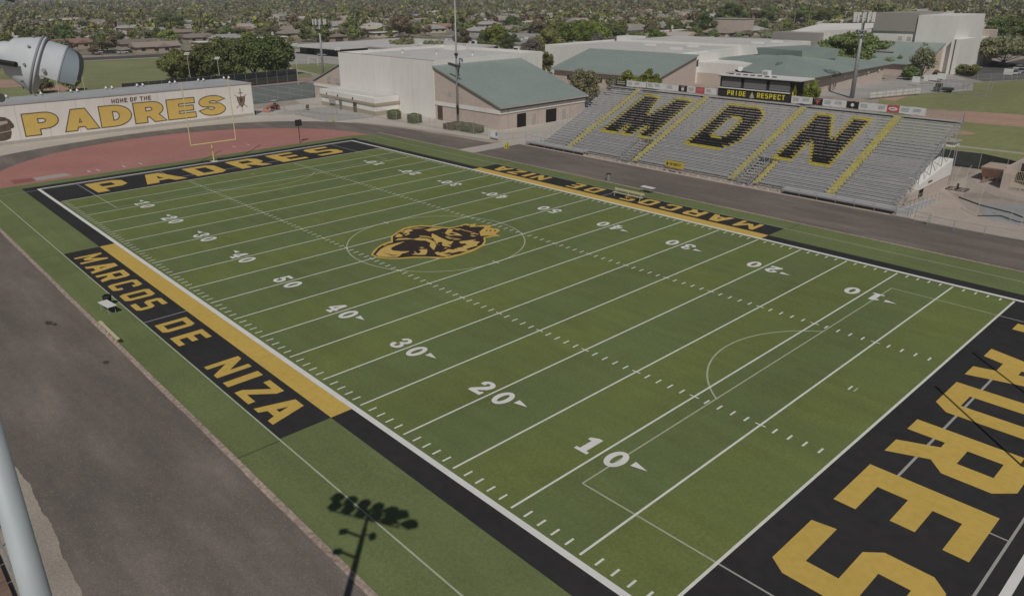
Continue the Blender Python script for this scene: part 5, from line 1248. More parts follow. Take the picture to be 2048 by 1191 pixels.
# wooden home-side bleachers below the camera, only their first boards show
t = thing('wooden_bleachers', (66, -19.6, 0), 'brown wooden bleacher boards with a thin rail at the lower left corner', 'bleachers')
WD = mat('brown_boards', (.22,.145,.11), .9, .15, 2)
for r in range(5):
    b = MB()
    for i in range(14): b.box(-10+i*1.5, -.75-r*.75, .25+r*.2, -10+i*1.5+1.42, -.2-r*.75, .30+r*.2, WD)
    b.build('board', None, t)
b = MB()
for i in range(11): b.tube((-10+i*2, .1, 0), (-10+i*2, .1, 1.0), .03, ALU2, n=6)
b.tube((-10,.1,1.0),(11,.1,1.0),.03,ALU2,n=6); b.tube((-10,.1,.5),(11,.1,.5),.02,ALU2,n=6); b.build('rail', None, t)
# ------------------------------------------------------------------ vegetation
def leafmat(name, col, var=.35):
    m = bpy.data.materials.new(name); m.use_nodes = True; t = m.node_tree; N = t.nodes; L = t.links; b = N['Principled BSDF']
    b.inputs['Roughness'].default_value = .75; b.inputs['Specular IOR Level'].default_value = .2
    oi = N.new('ShaderNodeObjectInfo'); g = N.new('ShaderNodeNewGeometry')
    n = N.new('ShaderNodeTexNoise'); n.inputs['Scale'].default_value = .9; n.inputs['Detail'].default_value = 2; L.new(g.outputs['Position'], n.inputs[0])
    rgb = N.new('ShaderNodeRGB'); rgb.outputs[0].default_value = (*col, 1)
    def rng(src, a, c, lo=0, hi=1):
        r = N.new('ShaderNodeMapRange'); r.inputs[1].default_value = lo; r.inputs[2].default_value = hi; r.inputs[3].default_value = a; r.inputs[4].default_value = c; L.new(src, r.inputs[0]); return r.outputs[0]
    isl = rng(g.outputs['Random Per Island'], 1-var, 1+var); ob = rng(oi.outputs['Random'], .72, 1.25); nn = rng(n.outputs[0], .82, 1.25, .3, .7)
    mu = N.new('ShaderNodeMath'); mu.operation = 'MULTIPLY'; L.new(isl, mu.inputs[0]); L.new(ob, mu.inputs[1])
    m2 = N.new('ShaderNodeMath'); m2.operation = 'MULTIPLY'; L.new(mu.outputs[0], m2.inputs[0]); L.new(nn, m2.inputs[1])
    wn = N.new('ShaderNodeTexWhiteNoise'); wn.noise_dimensions = '1D'; L.new(oi.outputs['Random'], wn.inputs['W'])
    h = N.new('ShaderNodeHueSaturation'); L.new(rng(wn.outputs[0], .465, .525), h.inputs['Hue']); L.new(m2.outputs[0], h.inputs['Value']); L.new(rgb.outputs[0], h.inputs['Color'])
    L.new(h.outputs[0], b.inputs['Base Color'])
    tr = N.new('ShaderNodeBsdfTranslucent'); L.new(h.outputs[0], tr.inputs[0]); mx = N.new('ShaderNodeMixShader'); mx.inputs[0].default_value = .28
    L.new(b.outputs[0], mx.inputs[1]); L.new(tr.outputs[0], mx.inputs[2]); L.new(mx.outputs[0], N['Material Output'].inputs[0]); return m
LF = {'dark': leafmat('leaf_dark_green', (.168,.208,.072)), 'mid': leafmat('leaf_mid_green', (.205,.235,.085)), 'lime': leafmat('leaf_bright_green', (.25,.30,.070)),
      'olive': leafmat('leaf_olive', (.255,.255,.135)), 'pale': leafmat('leaf_pale_olive', (.31,.32,.19)), 'grey': leafmat('leaf_grey_brown', (.28,.245,.21), .25), 'palm': leafmat('leaf_palm', (.17,.185,.085)), 'brown': leafmat('leaf_brownish', (.22,.175,.11))}
BARK = mat('bark', (.16,.125,.095), .95, .15, 4); PBARK = mat('palm_bark', (.27,.235,.19), .95, .1, 3)
def quads_mesh(name, C, Nn, size, m, asp=1.0):
    n = len(C); up = RNG.normal(size=(n, 3)); A = np.cross(Nn, up); A /= np.linalg.norm(A, axis=1)[:, None]+1e-9; B = np.cross(Nn, A); s = size[:, None]
    V = np.stack([C-A*s-B*s*asp, C+A*s-B*s*asp*.7, C+A*s*.8+B*s*asp, C-A*s*.6+B*s*asp*.8], 1).reshape(-1, 3)
    me = bpy.data.meshes.new(name); me.vertices.add(4*n); me.vertices.foreach_set('co', V.ravel().astype(np.float32))
    me.loops.add(4*n); me.loops.foreach_set('vertex_index', np.arange(4*n, dtype=np.int32)); me.polygons.add(n)
    me.polygons.foreach_set('loop_start', np.arange(0, 4*n, 4, dtype=np.int32)); me.polygons.foreach_set('loop_total', np.full(n, 4, np.int32))
    me.materials.append(m); me.update(calc_edges=True); return me
def crown_points(rng, n, shape='round', nc=16):
    """leaf centres of a crown 2 wide (-1..1), 0..1 high, gathered in clumps"""
    cs = []
    while len(cs) < nc:
        p = rng.uniform(-1, 1, 3)
        if shape == 'round': ok = (p[0]**2+p[1]**2)/.58 + (p[2])**2 < 1 and p[2] > -.75
        elif shape == 'tall': ok = (p[0]**2+p[1]**2)/(.55*(1.05-abs(p[2]))) < 1
        elif shape == 'flat': ok = (p[0]**2+p[1]**2)/.72 + (p[2]/.8)**2 < 1 and p[2] > -.35
        if ok: cs.append((p[0], p[1], .5+p[2]*.42))
    cs = np.array(cs); k = rng.integers(0, nc, n); rad = rng.uniform(.22, .36, nc)*(1 if nc < 16 else (16/nc)**.33*1.12)
    d = rng.normal(size=(n, 3)); d /= np.linalg.norm(d, axis=1)[:, None]
    rr = rad[k]*rng.uniform(.62, 1.15, n); P = cs[k]+d*rr[:, None]*np.array([1, 1, .55]); N_ = d+rng.normal(size=(n, 3))*.85; N_[:, 2] += .35
    N_ /= np.linalg.norm(N_, axis=1)[:, None]; return P, N_, cs, rad
def ico(b, c, r, zs, m, seed):
    rr = random.Random(seed); vs = []; fs = []
    for i in range(5):
        th = math.pi*(i+.5)/5
        for j in range(7):
            a = 2*math.pi*j/7; k = r*rr.uniform(.8, 1.1); vs.append((c[0]+k*math.sin(th)*math.cos(a), c[1]+k*math.sin(th)*math.sin(a), c[2]+k*zs*math.cos(th)))
    for i in range(4):
        for j in range(7): fs.append((i*7+j, (i+1)*7+j, (i+1)*7+(j+1)%7, i*7+(j+1)%7))
    fs += [tuple(range(7)), tuple(range(28, 35))[::-1]]; b.add(vs, fs, m)
def make_tree(kind, shape, rx, h, n, leaf, seed, label='', nc=16, trunk=.22, name='tree', core=True):
    """unit tree: crown radius rx, total height h (metres)"""
    rng = np.random.default_rng(seed); P, Nn, cs, rad = crown_points(rng, n, shape, nc)
    z0 = h*trunk; ch = h-z0; sc = np.array([rx, rx, ch])
    P = P*sc+np.array([0, 0, z0]); t = thing(name, (0,0,0), label, 'tree')
    b = MB(); r0 = .05+h*.022; b.tube((0,0,0), (0,0,z0*.9+ch*.12), r0, BARK, r0*.65, n=7)
    for k in range(min(nc, 7)): c = cs[k]*sc+np.array([0,0,z0]); b.tube((0,0,z0*.8), tuple(c), r0*.45, BARK, r0*.12, n=5)
    b.build('trunk', None, t)
    me = quads_mesh('crown', P, Nn, rng.uniform(.6, 1.3, n)*leaf, LF[kind])
    if core:
        b = MB()
        for k in range(nc): ico(b, cs[k]*sc+np.array([0,0,z0]), rad[k]*rx*.72, .55*ch/rx, LF[kind], seed*31+k)
        cm = b.build('core_tmp', None, None); 
        o = bpy.data.objects.new('crown', me); COL.objects.link(o); o.parent = t
        dg = None
        # join by hand
        v0 = np.empty(len(me.vertices)*3, np.float32); me.vertices.foreach_get('co', v0); v0 = v0.reshape(-1, 3)
        vs = [tuple(x) for x in v0.tolist()]; fs = [tuple(range(4*i, 4*i+4)) for i in range(n)]; of = len(vs)
        vs += [tuple(v.co) for v in cm.data.vertices]; fs += [tuple(i+of for i in p.vertices) for p in cm.data.polygons]
        me2 = bpy.data.meshes.new('crown'); me2.from_pydata(vs, [], fs); me2.materials.append(LF[kind]); me2.update()
        o.data = me2; bpy.data.objects.remove(cm); bpy.data.meshes.remove(me)
    else:
        o = bpy.data.objects.new('crown', me); COL.objects.link(o); o.parent = t
    return t
def make_palm(h, seed, label=''):
    rr = random.Random(seed); t = thing('palm_tree', (0,0,0), label, 'palm tree')
    b = MB(); b.path([(0,0,0),(.15,.1,h*.5),(.1,.25,h)], .20, PBARK, n=6); b.build('trunk', None, t)
    b = MB()
    for k in range(26):
        a = rr.uniform(0, 6.28); el = rr.uniform(-.9, 1.2); L_ = rr.uniform(1.4, 2.0); c = Vector((.1, .25, h)); d = Vector((math.cos(a)*math.cos(el), math.sin(a)*math.cos(el), math.sin(el)))
        s = Vector((-math.sin(a), math.cos(a), 0))*.32; m1 = c+d*L_*.55+Vector((0,0,.1)); e = c+d*L_+Vector((0,0,-.5))
        b.add([c-s*.2, c+s*.2, m1+s, m1-s], [(0,1,2,3)], LF['palm']); b.add([m1-s, m1+s, e+s*.4, e-s*.4], [(0,1,2,3)], LF['palm'])
    for k in range(10):
        a = k*.63; b.add([(.1+.25*math.cos(a),.25+.25*math.sin(a),h-.1),(.1+.25*math.cos(a+.6),.25+.25*math.sin(a+.6),h-.1),(.1+.38*math.cos(a+.3),.25+.38*math.sin(a+.3),h-1.3)], [(0,1,2)], LF['brown'])
    b.build('crown', None, t); return t

# named trees of the campus: base pixel, top pixel, crown width in photo pixels
def ptree(ub, vb, ut, vt, wpx, kind, shape, label, n=3200, leaf=None, seed=1, trunk=.2, nc=18, name='tree', core=True, hscale=1):
    p = G(ub, vb); h = max(1, top_of(p, ut, vt)); rx = pxsize(p, wpx)/2
    n = int(n*2.2); nc = int(nc*1.9); trunk *= .7; leaf = leaf or max(.08, min(.26, rx*.040))
    t = make_tree(kind, shape, rx*1.0, h*hscale, n, leaf, seed, label, nc, trunk, name, core); t.location = (p.x, p.y, 0); return t
ptree(366,160,362,97,86,'dark','round','dense dark green tree at the left end of the clump by the windscreen fence',4200,seed=11,trunk=.02,nc=22)
ptree(415,160,410,86,108,'dark','round','broad dark tree second from left in the clump behind the court lamps',4200,seed=12,trunk=.02,nc=22)
ptree(462,160,458,74,106,'dark','round','big dark tree in the middle of the clump behind the windscreen fence',4600,seed=13,trunk=.02,nc=24)
ptree(510,156,506,68,104,'dark','round','tall dark tree with a pale gap under its crown near the mast',4600,seed=14,trunk=.14,nc=24)
ptree(552,152,548,72,88,'dark','round','dark tree at the right end of the clump touching the antenna mast',4200,seed=15,trunk=.02,nc=22)
ptree(85,186,85,148,44,'brown','round','small brownish bush left of the near floodlight visor',1500,seed=16,trunk=.1)
ptree(142,182,142,138,40,'mid','round','small green bushy tree under the tip of the near floodlight',1500,seed=17,trunk=.1)
ptree(1168,214,1166,138,68,'olive','round','rounded olive tree between the gym roof and the bleachers',3400,seed=18,trunk=.12)
ptree(1255,190,1256,138,50,'lime','tall','bright green pointed tree behind the left banners',2600,seed=19,trunk=.1)
ptree(1298,190,1296,138,56,'lime','tall','bright green tree right of its pointed neighbour behind the banners',2600,seed=20,trunk=.1)
ptree(1222,190,1222,152,36,'olive','round','small olive bush behind the first black banner',1400,seed=21,trunk=.1)
ptree(1618,215,1620,155,38,'lime','tall','yellow-green tree right beside the press box',2400,seed=22,trunk=.1)
ptree(1702,140,1702,64,140,'mid','round','large spreading green tree between the green roofs and the auditorium',7000,seed=23,trunk=.08,nc=34)
ptree(1786,148,1786,108,36,'mid','round','small green tree at the corner of the green hipped roof',1500,seed=24,trunk=.2)
ptree(1842,158,1842,88,52,'pale','tall','feathery pale olive tree in front of the auditorium wing',1300,seed=25,trunk=.15,core=False)
ptree(1818,160,1818,132,34,'dark','round','dark low shrub at the foot of the feathery tree',1200,seed=26,trunk=.05)
ptree(1872,163,1872,140,24,'brown','round','small reddish brown shrub right of the feathery tree',900,seed=27,trunk=.05)
ptree(1922,148,1920,128,32,'mid','round','green shrub at the base of the auditorium',1100,seed=28,trunk=.1)
ptree(1944,152,1944,129,34,'mid','round','second green shrub at the base of the auditorium corner',1100,seed=29,trunk=.1)
ptree(2005,133,2008,68,112,'olive','flat','wide grey-green tree shading the parking lot at the right edge',4600,seed=30,trunk=.25,nc=26)
ptree(2046,100,2046,28,92,'dark','round','tall dark tree cut by the right edge of the view',3000,seed=31,trunk=.2)
ptree(1990,86,1988,32,50,'dark','round','dark tree behind the grey-green parking lot tree',1800,seed=32,trunk=.2)
ptree(993,104,990,48,56,'lime','round','bright green tree right behind the gym roof',3000,seed=33,trunk=.1)
ptree(968,102,968,58,40,'mid','round','green tree left of the bright one behind the gym roof',2000,seed=34,trunk=.1)
ptree(1020,106,1018,66,46,'dark','round','darker tree right of the bright one behind the gym roof',2000,seed=35,trunk=.1)
ptree(925,100,925,58,40,'brown','round','brownish round tree right beside the slim light pole',2000,seed=36,trunk=.15)
ptree(806,108,806,72,56,'olive','round','low olive tree over the back edge of the gym roof',2000,seed=37,trunk=.1)
ptree(868,108,868,76,44,'olive','round','smaller olive tree over the gym roof right of its neighbour',1600,seed=38,trunk=.1)
ptree(1062,118,1060,78,46,'grey','round','grey leafless tree right of the gym behind the green roofs',2200,seed=39,trunk=.15,core=False)
ptree(1090,150,1088,102,40,'dark','round','dark tree squeezed between the gym and the green classroom roof',1800,seed=40,trunk=.1)
ptree(1128,118,1126,82,48,'grey','round','greyish bare tree left of the white roof corner',2200,seed=41,trunk=.15,core=False)
ptree(1098,112,1098,58,64,'mid','round','green tree among the bare ones behind the classrooms',2400,seed=42,trunk=.1)
ptree(1150,108,1148,36,80,'lime','round','tall bright green tree in the middle of the campus trees',3600,seed=43,trunk=.1,nc=22)
ptree(1192,100,1190,42,72,'lime','round','bright green tree right of the tall one on the campus',3200,seed=44,trunk=.1,nc=22)
ptree(1232,94,1230,52,50,'mid','round','green tree right of the bright campus trees',2200,seed=45,trunk=.1)
ptree(1188,106,1186,66,50,'grey','round','grey bare tree in front of the bright campus trees',2200,seed=46,trunk=.15,core=False)
ptree(1222,104,1220,70,46,'grey','round','second grey bare tree over the white roof edge',2000,seed=47,trunk=.15,core=False)
ptree(1272,96,1270,64,44,'mid','round','small green tree over the white roof near the hatches',1800,seed=48,trunk=.1)
ptree(1312,92,1310,62,44,'lime','round','bright shrubby tree at the right end of the campus trees',1800,seed=49,trunk=.1)
ptree(1408,72,1408,26,58,'dark','round','round dark green tree beyond the white roofs',2800,seed=50,trunk=.15)
ptree(1462,60,1464,2,66,'dark','round','tall dark tree with a visible trunk beyond the white roofs',3000,seed=51,trunk=.3)
ptree(1532,56,1532,12,46,'mid','round','green tree left of the thick mast top',2000,seed=52,trunk=.2)
ptree(1602,52,1600,12,60,'dark','round','dark tree just left of the antenna panels',2400,seed=53,trunk=.2)
ptree(1648,52,1646,14,52,'dark','round','dark tree directly behind the antenna panels',2000,seed=54,trunk=.2)
ptree(800,76,800,30,50,'brown','round','brown-green open tree with forked trunk among the houses',2000,seed=55,trunk=.3)
ptree(648,84,648,56,52,'mid','round','green tree over the flat roof right of the antenna mast',2000,seed=56,trunk=.1)
ptree(684,80,684,52,40,'olive','round','grey-green tree right of the green one over the flat roof',1600,seed=57,trunk=.1)
ptree(272,82,270,58,30,'mid','round','small round green tree in front of the white-trimmed house',1200,seed=58,trunk=.1)
ptree(345,64,345,26,58,'mid','round','big green tree right of the white-trimmed house',2400,seed=59,trunk=.15)
ptree(132,74,134,48,40,'mid','round','round green shrubby tree above the near floodlight',1600,seed=60,trunk=.1)
ptree(225,92,225,66,34,'grey','round','pale dry tree by the row of cars',1400,seed=61,trunk=.15,core=False)
# clipped hedges in front of the gym
def hedge(p, sx, sy, h, kind, label, n=1500, box=True, seed=1):
    rng = np.random.default_rng(seed); t = thing('hedge', p, label, 'hedge'); k = 6 if box else 2.2
    d = rng.normal(size=(n, 3)); d /= (np.abs(d)**k).sum(1)[:, None]**(1/k); P = d*np.array([sx, sy, h*.5])*rng.uniform(.9, 1.03, (n, 1))+np.array([0, 0, h*.5])
    N_ = d+rng.normal(size=(n, 3))*.5; N_ /= np.linalg.norm(N_, axis=1)[:, None]
    o = bpy.data.objects.new('foliage', quads_mesh('foliage', P, N_, rng.uniform(.6,1.3,n)*.10, LF[kind])); COL.objects.link(o); o.parent = t
    b = MB(); b.box(-sx*.82,-sy*.82,0,sx*.82,sy*.82,h*.86); b.build('inner_twigs', LF[kind], t); return t
hedge((-23.9,68.6,0),1.25,1.1,1.75,'mid','clipped square hedge nearest the low khaki building',seed=3)
hedge((-17.0,68.6,0),1.3,1.1,1.75,'mid','second clipped square hedge in front of the white gym wall',seed=4)
hedge((-5.9,68.9,0),1.6,1.1,1.2,'brown','low brownish bush left of the slim light pole',box=False,seed=5)
hedge((-6.8,71.7,0),1.8,1.0,1.0,'brown','dry low bush right behind the slim light pole',box=False,seed=6)
hedge((-1.6,69.9,0),3.2,1.5,1.5,'olive','long loose hedge between the light pole and the white gate panel',n=2600,box=False,seed=7)
hedge((-56,72.6,0),3.0,.8,.9,'brown','dry yellow-brown planting beside the gym side wing',box=False,seed=8)

# ------------------------------------------------------------------ the neighbourhood beyond: houses, trees, palms
FW = Vector((-.70,.62)).normalized(); AZ0 = math.atan2(.62, -.70)
def in_campus(x, y): return (-262 < x < 45 and -80 < y < 285) or (x >= 20 and y < 345 and x < 200)
def visible(x, y): 
    a = math.atan2(y-CAM.y, x-CAM.x); return abs(a-AZ0) < R_(37.5)
HC = [mat('house_wall_tan',(.42,.35,.28),.9), mat('house_wall_cream',(.55,.50,.43),.9), mat('house_wall_brown',(.30,.22,.17),.9)]
RC = [mat('shingle_brown',(.29,.245,.21),.9,.12,2,obj_rand=.25), mat('shingle_grey',(.40,.39,.375),.9,.1,2,obj_rand=.25), mat('tile_red',(.36,.235,.18),.9,.1,2,obj_rand=.2), mat('roof_white',(.68,.67,.64),.85,.05,2,obj_rand=.1), mat('shingle_sand',(.47,.42,.36),.9,.1,2,obj_rand=.2)]
def make_house(i, hw, rf):
    rr = random.Random(i); L_ = rr.uniform(14, 20); D = rr.uniform(9, 12); t = thing('house', (0,0,0), '', 'house', 'low houses of the neighbourhood')
    b = MB(); b.box(-L_/2,-D/2,0,L_/2,D/2,2.7,hw); b.build('wall', None, t)
    o = .8; b = MB(); rh = 1.9 if rf is not RC[3] else .35
    hip = 3.2 if i % 2 else .01
    b.add([(-L_/2-o,-D/2-o,2.65),(L_/2+o,-D/2-o,2.65),(L_/2+o,D/2+o,2.65),(-L_/2-o,D/2+o,2.65),(-L_/2-o+hip,0,2.65+rh),(L_/2+o-hip,0,2.65+rh)], [(0,1,5,4),(2,3,4,5),(1,2,5),(3,0,4),(3,2,1,0)], rf)
    if i % 3 == 0: b.add([(-2,-D/2-4,2.65),(5,-D/2-4,2.65),(5,0,2.65),(-2,0,2.65),(1.5,-D/2-4,2.65+rh*.8),(1.5,0,2.65+rh*.8)], [(0,4,5,3),(1,2,5,4),(0,1,4),(0,3,2,1)], rf); b.box(-1.4,-D/2-3.4,0,4.4,-D/2,2.64,hw)
    b.build('roof', None, t)
    for k in range(3):
        b = MB(); x = -L_/2+2+k*4.6; yy = -D/2-.03 if not (i % 3 == 0 and -3 < x < 5) else -D/2-3.43; b.box(x, yy, 1, x+1.8, yy+.05, 2.2, GLASS); b.build('window', None, t)
    b = MB(); b.box(L_/2-.02,-2.4,0,L_/2+.04,2.4,2.2,BRN if i % 2 else WHT); b.build('garage_door', None, t)
    b = MB(); b.box(2,1,3.2,2.9,1.9,5.2,hw); b.build('chimney', None, t)
    return t
HP = [make_house(i, HC[i % 3], RC[[0,1,4,0,3,1,2,4][i]]) for i in range(8)]
for h_ in HP: index_kids(h_)
hs = []; grid = {}
def ok(x, y, r, store):
    for (a, c) in store:
        if (a-x)**2+(c-y)**2 < r*r: return False
    return True
random.seed(21)
# the rows fronting the campus, seen clearly at upper left
first = [(G(312,104), 1.5,'white-trimmed brown house with dark solar panels at the edge of the practice field',0),(G(150,96),1.6,'low red-brown roofed house behind the near floodlight',6),(G(400,84),1.5,'brown house with a gabled porch right behind the first dark tree',3),
         (G(455,86),1.6,'long grey-roofed house with a gabled porch behind the dark trees',1),(G(540,85),1.5,'pale gabled house just left of the antenna mast',4),(G(235,78),1.6,'grey house behind the dry trees and parked cars',1),(G(120,52),1.5,'long pale two-tone house among the palms at upper left',4),
         (G(665,60),1.4,'grey hipped house above the flat school roof',1),(G(615,50),1.4,'brown hipped house right of the antenna panels',0),(G(765,74),1.5,'sand-coloured gabled house over the pale school roofs',4),(G(875,62),1.6,'red-tiled hipped house left of the slim light pole',6),(G(975,56),1.5,'grey-roofed house right behind the slim light pole',1),(G(868,30),1.5,'white two-storey looking house among the trees',7),(G(1015,28),1.5,'large white house in the trees at top centre',4)]
for p, rz, lab, k in first:
    hs.append((p.x, p.y)); copy_tree(HP[k], (p.x, p.y, 0), rz, (1.15,)*3 if 'large' in lab else (1,)*3, lab)
cand = []
for gx_ in range(-1400, 900, 24):
    for gy_ in range(-100, 1500, 30):
        x = gx_+random.uniform(-5, 5); y = gy_+random.uniform(-5, 5)
        dd = math.hypot(x-CAM.x, y-CAM.y)
        if in_campus(x, y) or not visible(x, y) or dd > 1100: continue
        if (gx_//24) % 5 == 0: continue
        if random.random() < .25: continue
        cand.append((dd, x, y))
cand.sort(); nh = 0
for dd, x, y in cand:
    if not ok(x, y, 23, hs) or nh > 270: continue
    hs.append((x, y)); nh += 1; k = random.choices(range(8), [3,3,2,3,3,2,1,3])[0]
    far_ = ['brown-roofed','grey-roofed','sand-roofed','brown-roofed','flat white-roofed','grey-roofed','red-tiled','sand-roofed'][k]
    copy_tree(HP[k], (x, y, 0), random.choice([0, math.pi/2, math.pi, -math.pi/2])+random.uniform(-.1,.1), None, 'small %s house among the trees of the far neighbourhood' % far_)
for h_ in HP:
    for c in list(KIDS[h_.name]): bpy.data.objects.remove(c)
    bpy.data.objects.remove(h_)
t = thing('shade_sail', (G(825,40).x, G(825,40).y, 0), 'bright blue shade canopy among the trees at top centre', 'canopy')
b = MB(); b.solid([(-8,-5,5.5),(8,-5,5),(8,5,5.5),(-8,5,5)], [(-8,-5,5.8),(8,-5,5.3),(8,5,5.8),(-8,5,5.3)], mat('sail_blue',(.07,.17,.42),.6)); b.build('sail', None, t)
b = MB()
for x in (-7,7):
    for y in (-4,4): b.tube((x,y,0),(x,y,5.1),.15,WHT)
b.build('post', None, t)

# palms
PALM = [make_palm(h, i, '') for i, h in enumerate((11, 14, 9))]
for q in PALM: index_kids(q); q['group'] = 'tall fan palms of the neighbourhood'
TREES = [make_tree('dark','round',4.6,8,1500,.30,101,nc=20,trunk=.12), make_tree('mid','round',4.8,7.5,1500,.30,102,nc=22,trunk=.12), make_tree('olive','round',4.6,7.5,1500,.28,103,nc=20,trunk=.12),
         make_tree('mid','tall',3.4,9,1200,.28,104,nc=18,trunk=.15), make_tree('pale','flat',5.4,7,1400,.28,105,nc=20,trunk=.2), make_tree('brown','round',4.0,7.5,1000,.28,106,nc=16,trunk=.2), make_tree('lime','round',4.2,6.5,1200,.28,107,nc=18,trunk=.1)]
for q in TREES: index_kids(q); q['group'] = 'trees filling the neighbourhood'
kn = ['dark green','mid green','olive','slim green','wide olive','brownish','bright green']
tr = []
rng2 = random.Random(77)
for _ in range(42000):
    d = 250+2650*rng2.random()**1.25; a = AZ0+rng2.uniform(-R_(37), R_(37)); x = CAM.x+d*math.cos(a); y = CAM.y+d*math.sin(a)
    if in_campus(x, y): continue
    if -265 < x < -238 and y < 130: continue
    tr.append((d, x, y))
tr.sort(); keep = []; cell = {}
def near_h(x, y, store=hs):
    dx, dy = x-CAM.x, y-CAM.y; dd = math.hypot(dx, dy); ux, uy = dx/dd, dy/dd
    for i, (a, c) in enumerate(store):
        ex, ey = a-x, c-y
        if abs(ex) > 60 or abs(ey) > 60: continue
        al = ex*ux+ey*uy; la = abs(-ex*uy+ey*ux); reach = (60 if i < 14 else 36) if rng2.random() < .9 else 10
        if -9 < al < reach and la < 10.5: return True
    return False
for d, x, y in tr:
    gap = (14 if d > 1500 else 10.5 if d > 900 else 11.5)*rng2.uniform(.8, 1.5)
    kx, ky = int(x//10), int(y//10)
    if any((x-a)**2+(y-c)**2 < gap*gap for i in (-1,0,1) for j in (-1,0,1) for a, c in cell.get((kx+i, ky+j), ())): continue
    if d < 1100 and near_h(x, y): continue
    cell.setdefault((kx, ky), []).append((x, y)); keep.append((d, x, y))
print('trees', len(keep))
wts = [2.5,4.5,4,2,4,1.6,2.4]
first_used = [False]*7
for i, (d, x, y) in enumerate(keep[:250]):
    k = rng2.choices(range(7), wts)[0]; s = rng2.choice([.5,.65,.8,.9,1.05,1.3])
    lab = '%s tree among the houses beyond the campus' % kn[k]
    if not first_used[k]: o = TREES[k]; first_used[k] = True; o.location = (x, y, 0); o.scale = (s,)*3; o['label'] = lab
    else: copy_tree(TREES[k], (x, y, 0), rng2.uniform(0, 6.28), (s*rng2.uniform(.9,1.15), s*rng2.uniform(.9,1.15), s*rng2.uniform(.85,1.1)), lab)
# all the farther ones read as one canopy
LFF = {k: leafmat('far_'+k+'_foliage', c, .45) for k, c in {'dark': (.19,.235,.085), 'mid': (.26,.29,.11), 'lime': (.32,.37,.10), 'olive': (.32,.31,.17), 'pale': (.38,.38,.24), 'brown': (.30,.245,.155)}.items()}  # leaf colours painted brighter to make up for light lost to self-shadowing
Pc, Nc, Sc, Kc = [], [], [], []
protoP = {k: crown_points(np.random.default_rng(300+k), 110, ['round','round','round','tall','flat','round','round'][k], 9)[:2] for k in range(7)}
names7 = ['dark','mid','olive','mid','pale','brown','lime']; byk = {}
for d, x, y in keep[250:]:
    k = rng2.choices(range(7), wts)[0]; P, Nn = protoP[k]; s = rng2.choice([.45,.6,.8,1.0,1.15,1.4])*(1.0 if d < 1500 else 1.5); nn = 110 if d < 900 else 55
    a = rng2.uniform(0, 6.28); ca, sa = math.cos(a), math.sin(a); rx, h = 4.8*s, 8*s*rng2.uniform(.8,1.15)
    Q = np.stack([(P[:nn,0]*ca-P[:nn,1]*sa)*rx+x, (P[:nn,0]*sa+P[:nn,1]*ca)*rx+y, P[:nn,2]*h*.85+h*.1], 1)
    M_n = np.stack([Nn[:nn,0]*ca-Nn[:nn,1]*sa, Nn[:nn,0]*sa+Nn[:nn,1]*ca, Nn[:nn,2]], 1)
    z = byk.setdefault(names7[k], ([], [], [])); z[0].append(Q); z[1].append(M_n); z[2].append(np.full(nn, (1.25 if d > 900 else .85)*s)*RNG.uniform(.6,1.3,nn))
meshes = []; C_all = np.concatenate([np.concatenate(z[0]) for z in byk.values()]); N_all = np.concatenate([np.concatenate(z[1]) for z in byk.values()]); S_all = np.concatenate([np.concatenate(z[2]) for z in byk.values()])
me = quads_mesh('far_tree_canopy', C_all, N_all, S_all, LFF[list(byk)[0]]); idx = []
for i, kname in enumerate(byk):
    if i: me.materials.append(LFF[kname])
    idx.append(np.full(sum(len(q) for q in byk[kname][0]), i, np.int32))
me.polygons.foreach_set('material_index', np.concatenate(idx))
o = bpy.data.objects.new('far_tree_canopy', me); COL.objects.link(o); o['kind'] = 'stuff'; o['label'] = 'mass of far suburban trees reaching the horizon'; o['category'] = 'trees'
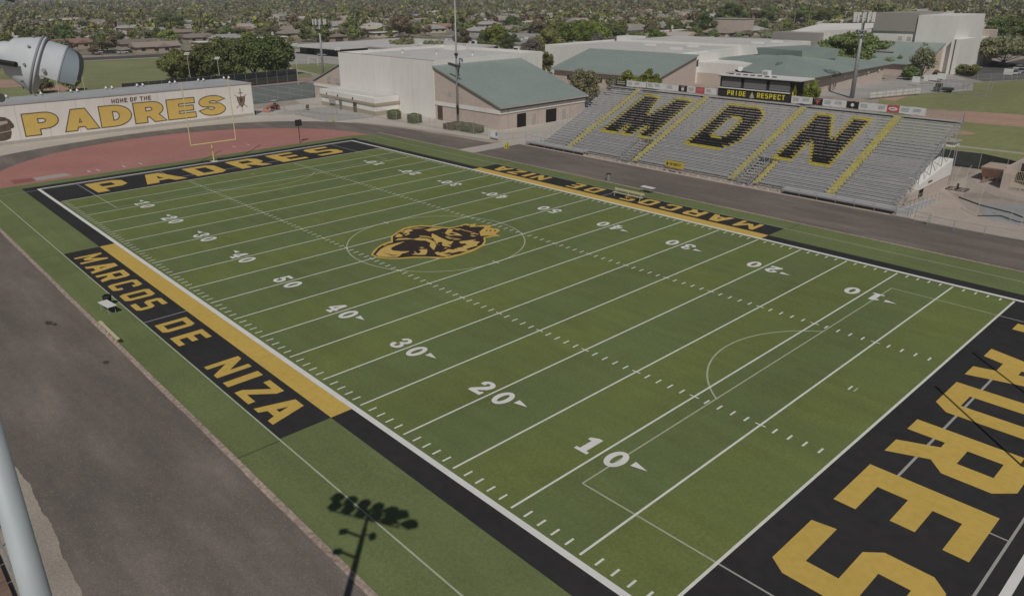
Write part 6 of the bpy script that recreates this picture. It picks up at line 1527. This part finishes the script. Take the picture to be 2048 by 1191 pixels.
# dark ground cover under the far trees
b = MB(); pts = [(CAM.x+r*math.cos(AZ0+a), CAM.y+r*math.sin(AZ0+a)) for r, a in [(470, -.75), (6500, -.75), (6500, 0), (6500, .75), (470, .75)]]
b.sheet([pts], 0.0, mat('suburb_ground', (.25,.22,.16), .95, .35, .05, .25, .4)); struct(b.build('suburb_ground'))
np_ = 0; usedp = [False]*3
pal = [(1248,62,1246,30)]
for (u, v, ut, vt) in [(165,64,163,20),(150,60,147,24),(98,52,92,14),(180,84,170,50),(240,60,238,22),(262,74,256,30),(408,72,404,28),(545,62,530,22),(712,70,708,20),(770,74,768,22),(830,40,829,10),(840,42,840,8),(946,40,944,10),(952,42,952,8),(958,42,957,12),(975,34,974,6),(1037,34,1036,6),(1105,40,1104,10),(1118,40,1117,12),(1230,40,1228,6),(1250,38,1249,4),(1340,50,1336,14),(1352,52,1350,12),(1360,52,1358,20),(880,38,879,12),(888,38,887,10),(60,40,58,10),(1795,36,1794,4),(1975,60,1974,20),(2020,62,2018,14),(1424,24,1423,0)]:
    p = G(u, v); h = max(6, top_of(p, ut, vt)); k = int(u) % 3; s = h/(11,14,9)[k]; lab = 'tall thin fan palm standing above the trees of the neighbourhood'
    if not usedp[k]: o = PALM[k]; usedp[k] = True; o.location = (p.x, p.y, 0); o.scale = (min(s,1.4), min(s,1.4), s); o['label'] = lab
    else: copy_tree(PALM[k], (p.x, p.y, 0), random.uniform(0,6), (min(s,1.4), min(s,1.4), s), lab)
for i in range(60):
    d, x, y = rng2.choice(keep[:1200]); k = rng2.randrange(3)
    copy_tree(PALM[k], (x+3, y+3, 0), rng2.uniform(0,6), (1.1,1.1,rng2.uniform(.9,1.3)), 'tall thin fan palm standing above the trees of the neighbourhood')
for k in range(3):
    if not usedp[k]:
        for c in KIDS[PALM[k].name]: bpy.data.objects.remove(c)
        bpy.data.objects.remove(PALM[k])

# the air between the camera and the far suburb
b = MB(); b.box(-3600, -1500, -1.0, 1400, 3600, 60.0)
hz = bpy.data.materials.new('haze_air'); hz.use_nodes = True; N = hz.node_tree.nodes; N.remove(N['Principled BSDF'])
pv = N.new('ShaderNodeVolumePrincipled'); pv.inputs['Color'].default_value = (.80,.84,.88,1); pv.inputs['Density'].default_value = .00022; pv.inputs['Anisotropy'].default_value = .0
hz.node_tree.links.new(pv.outputs[0], N['Material Output'].inputs['Volume'])
o = b.build('haze', hz); o['kind'] = 'stuff'
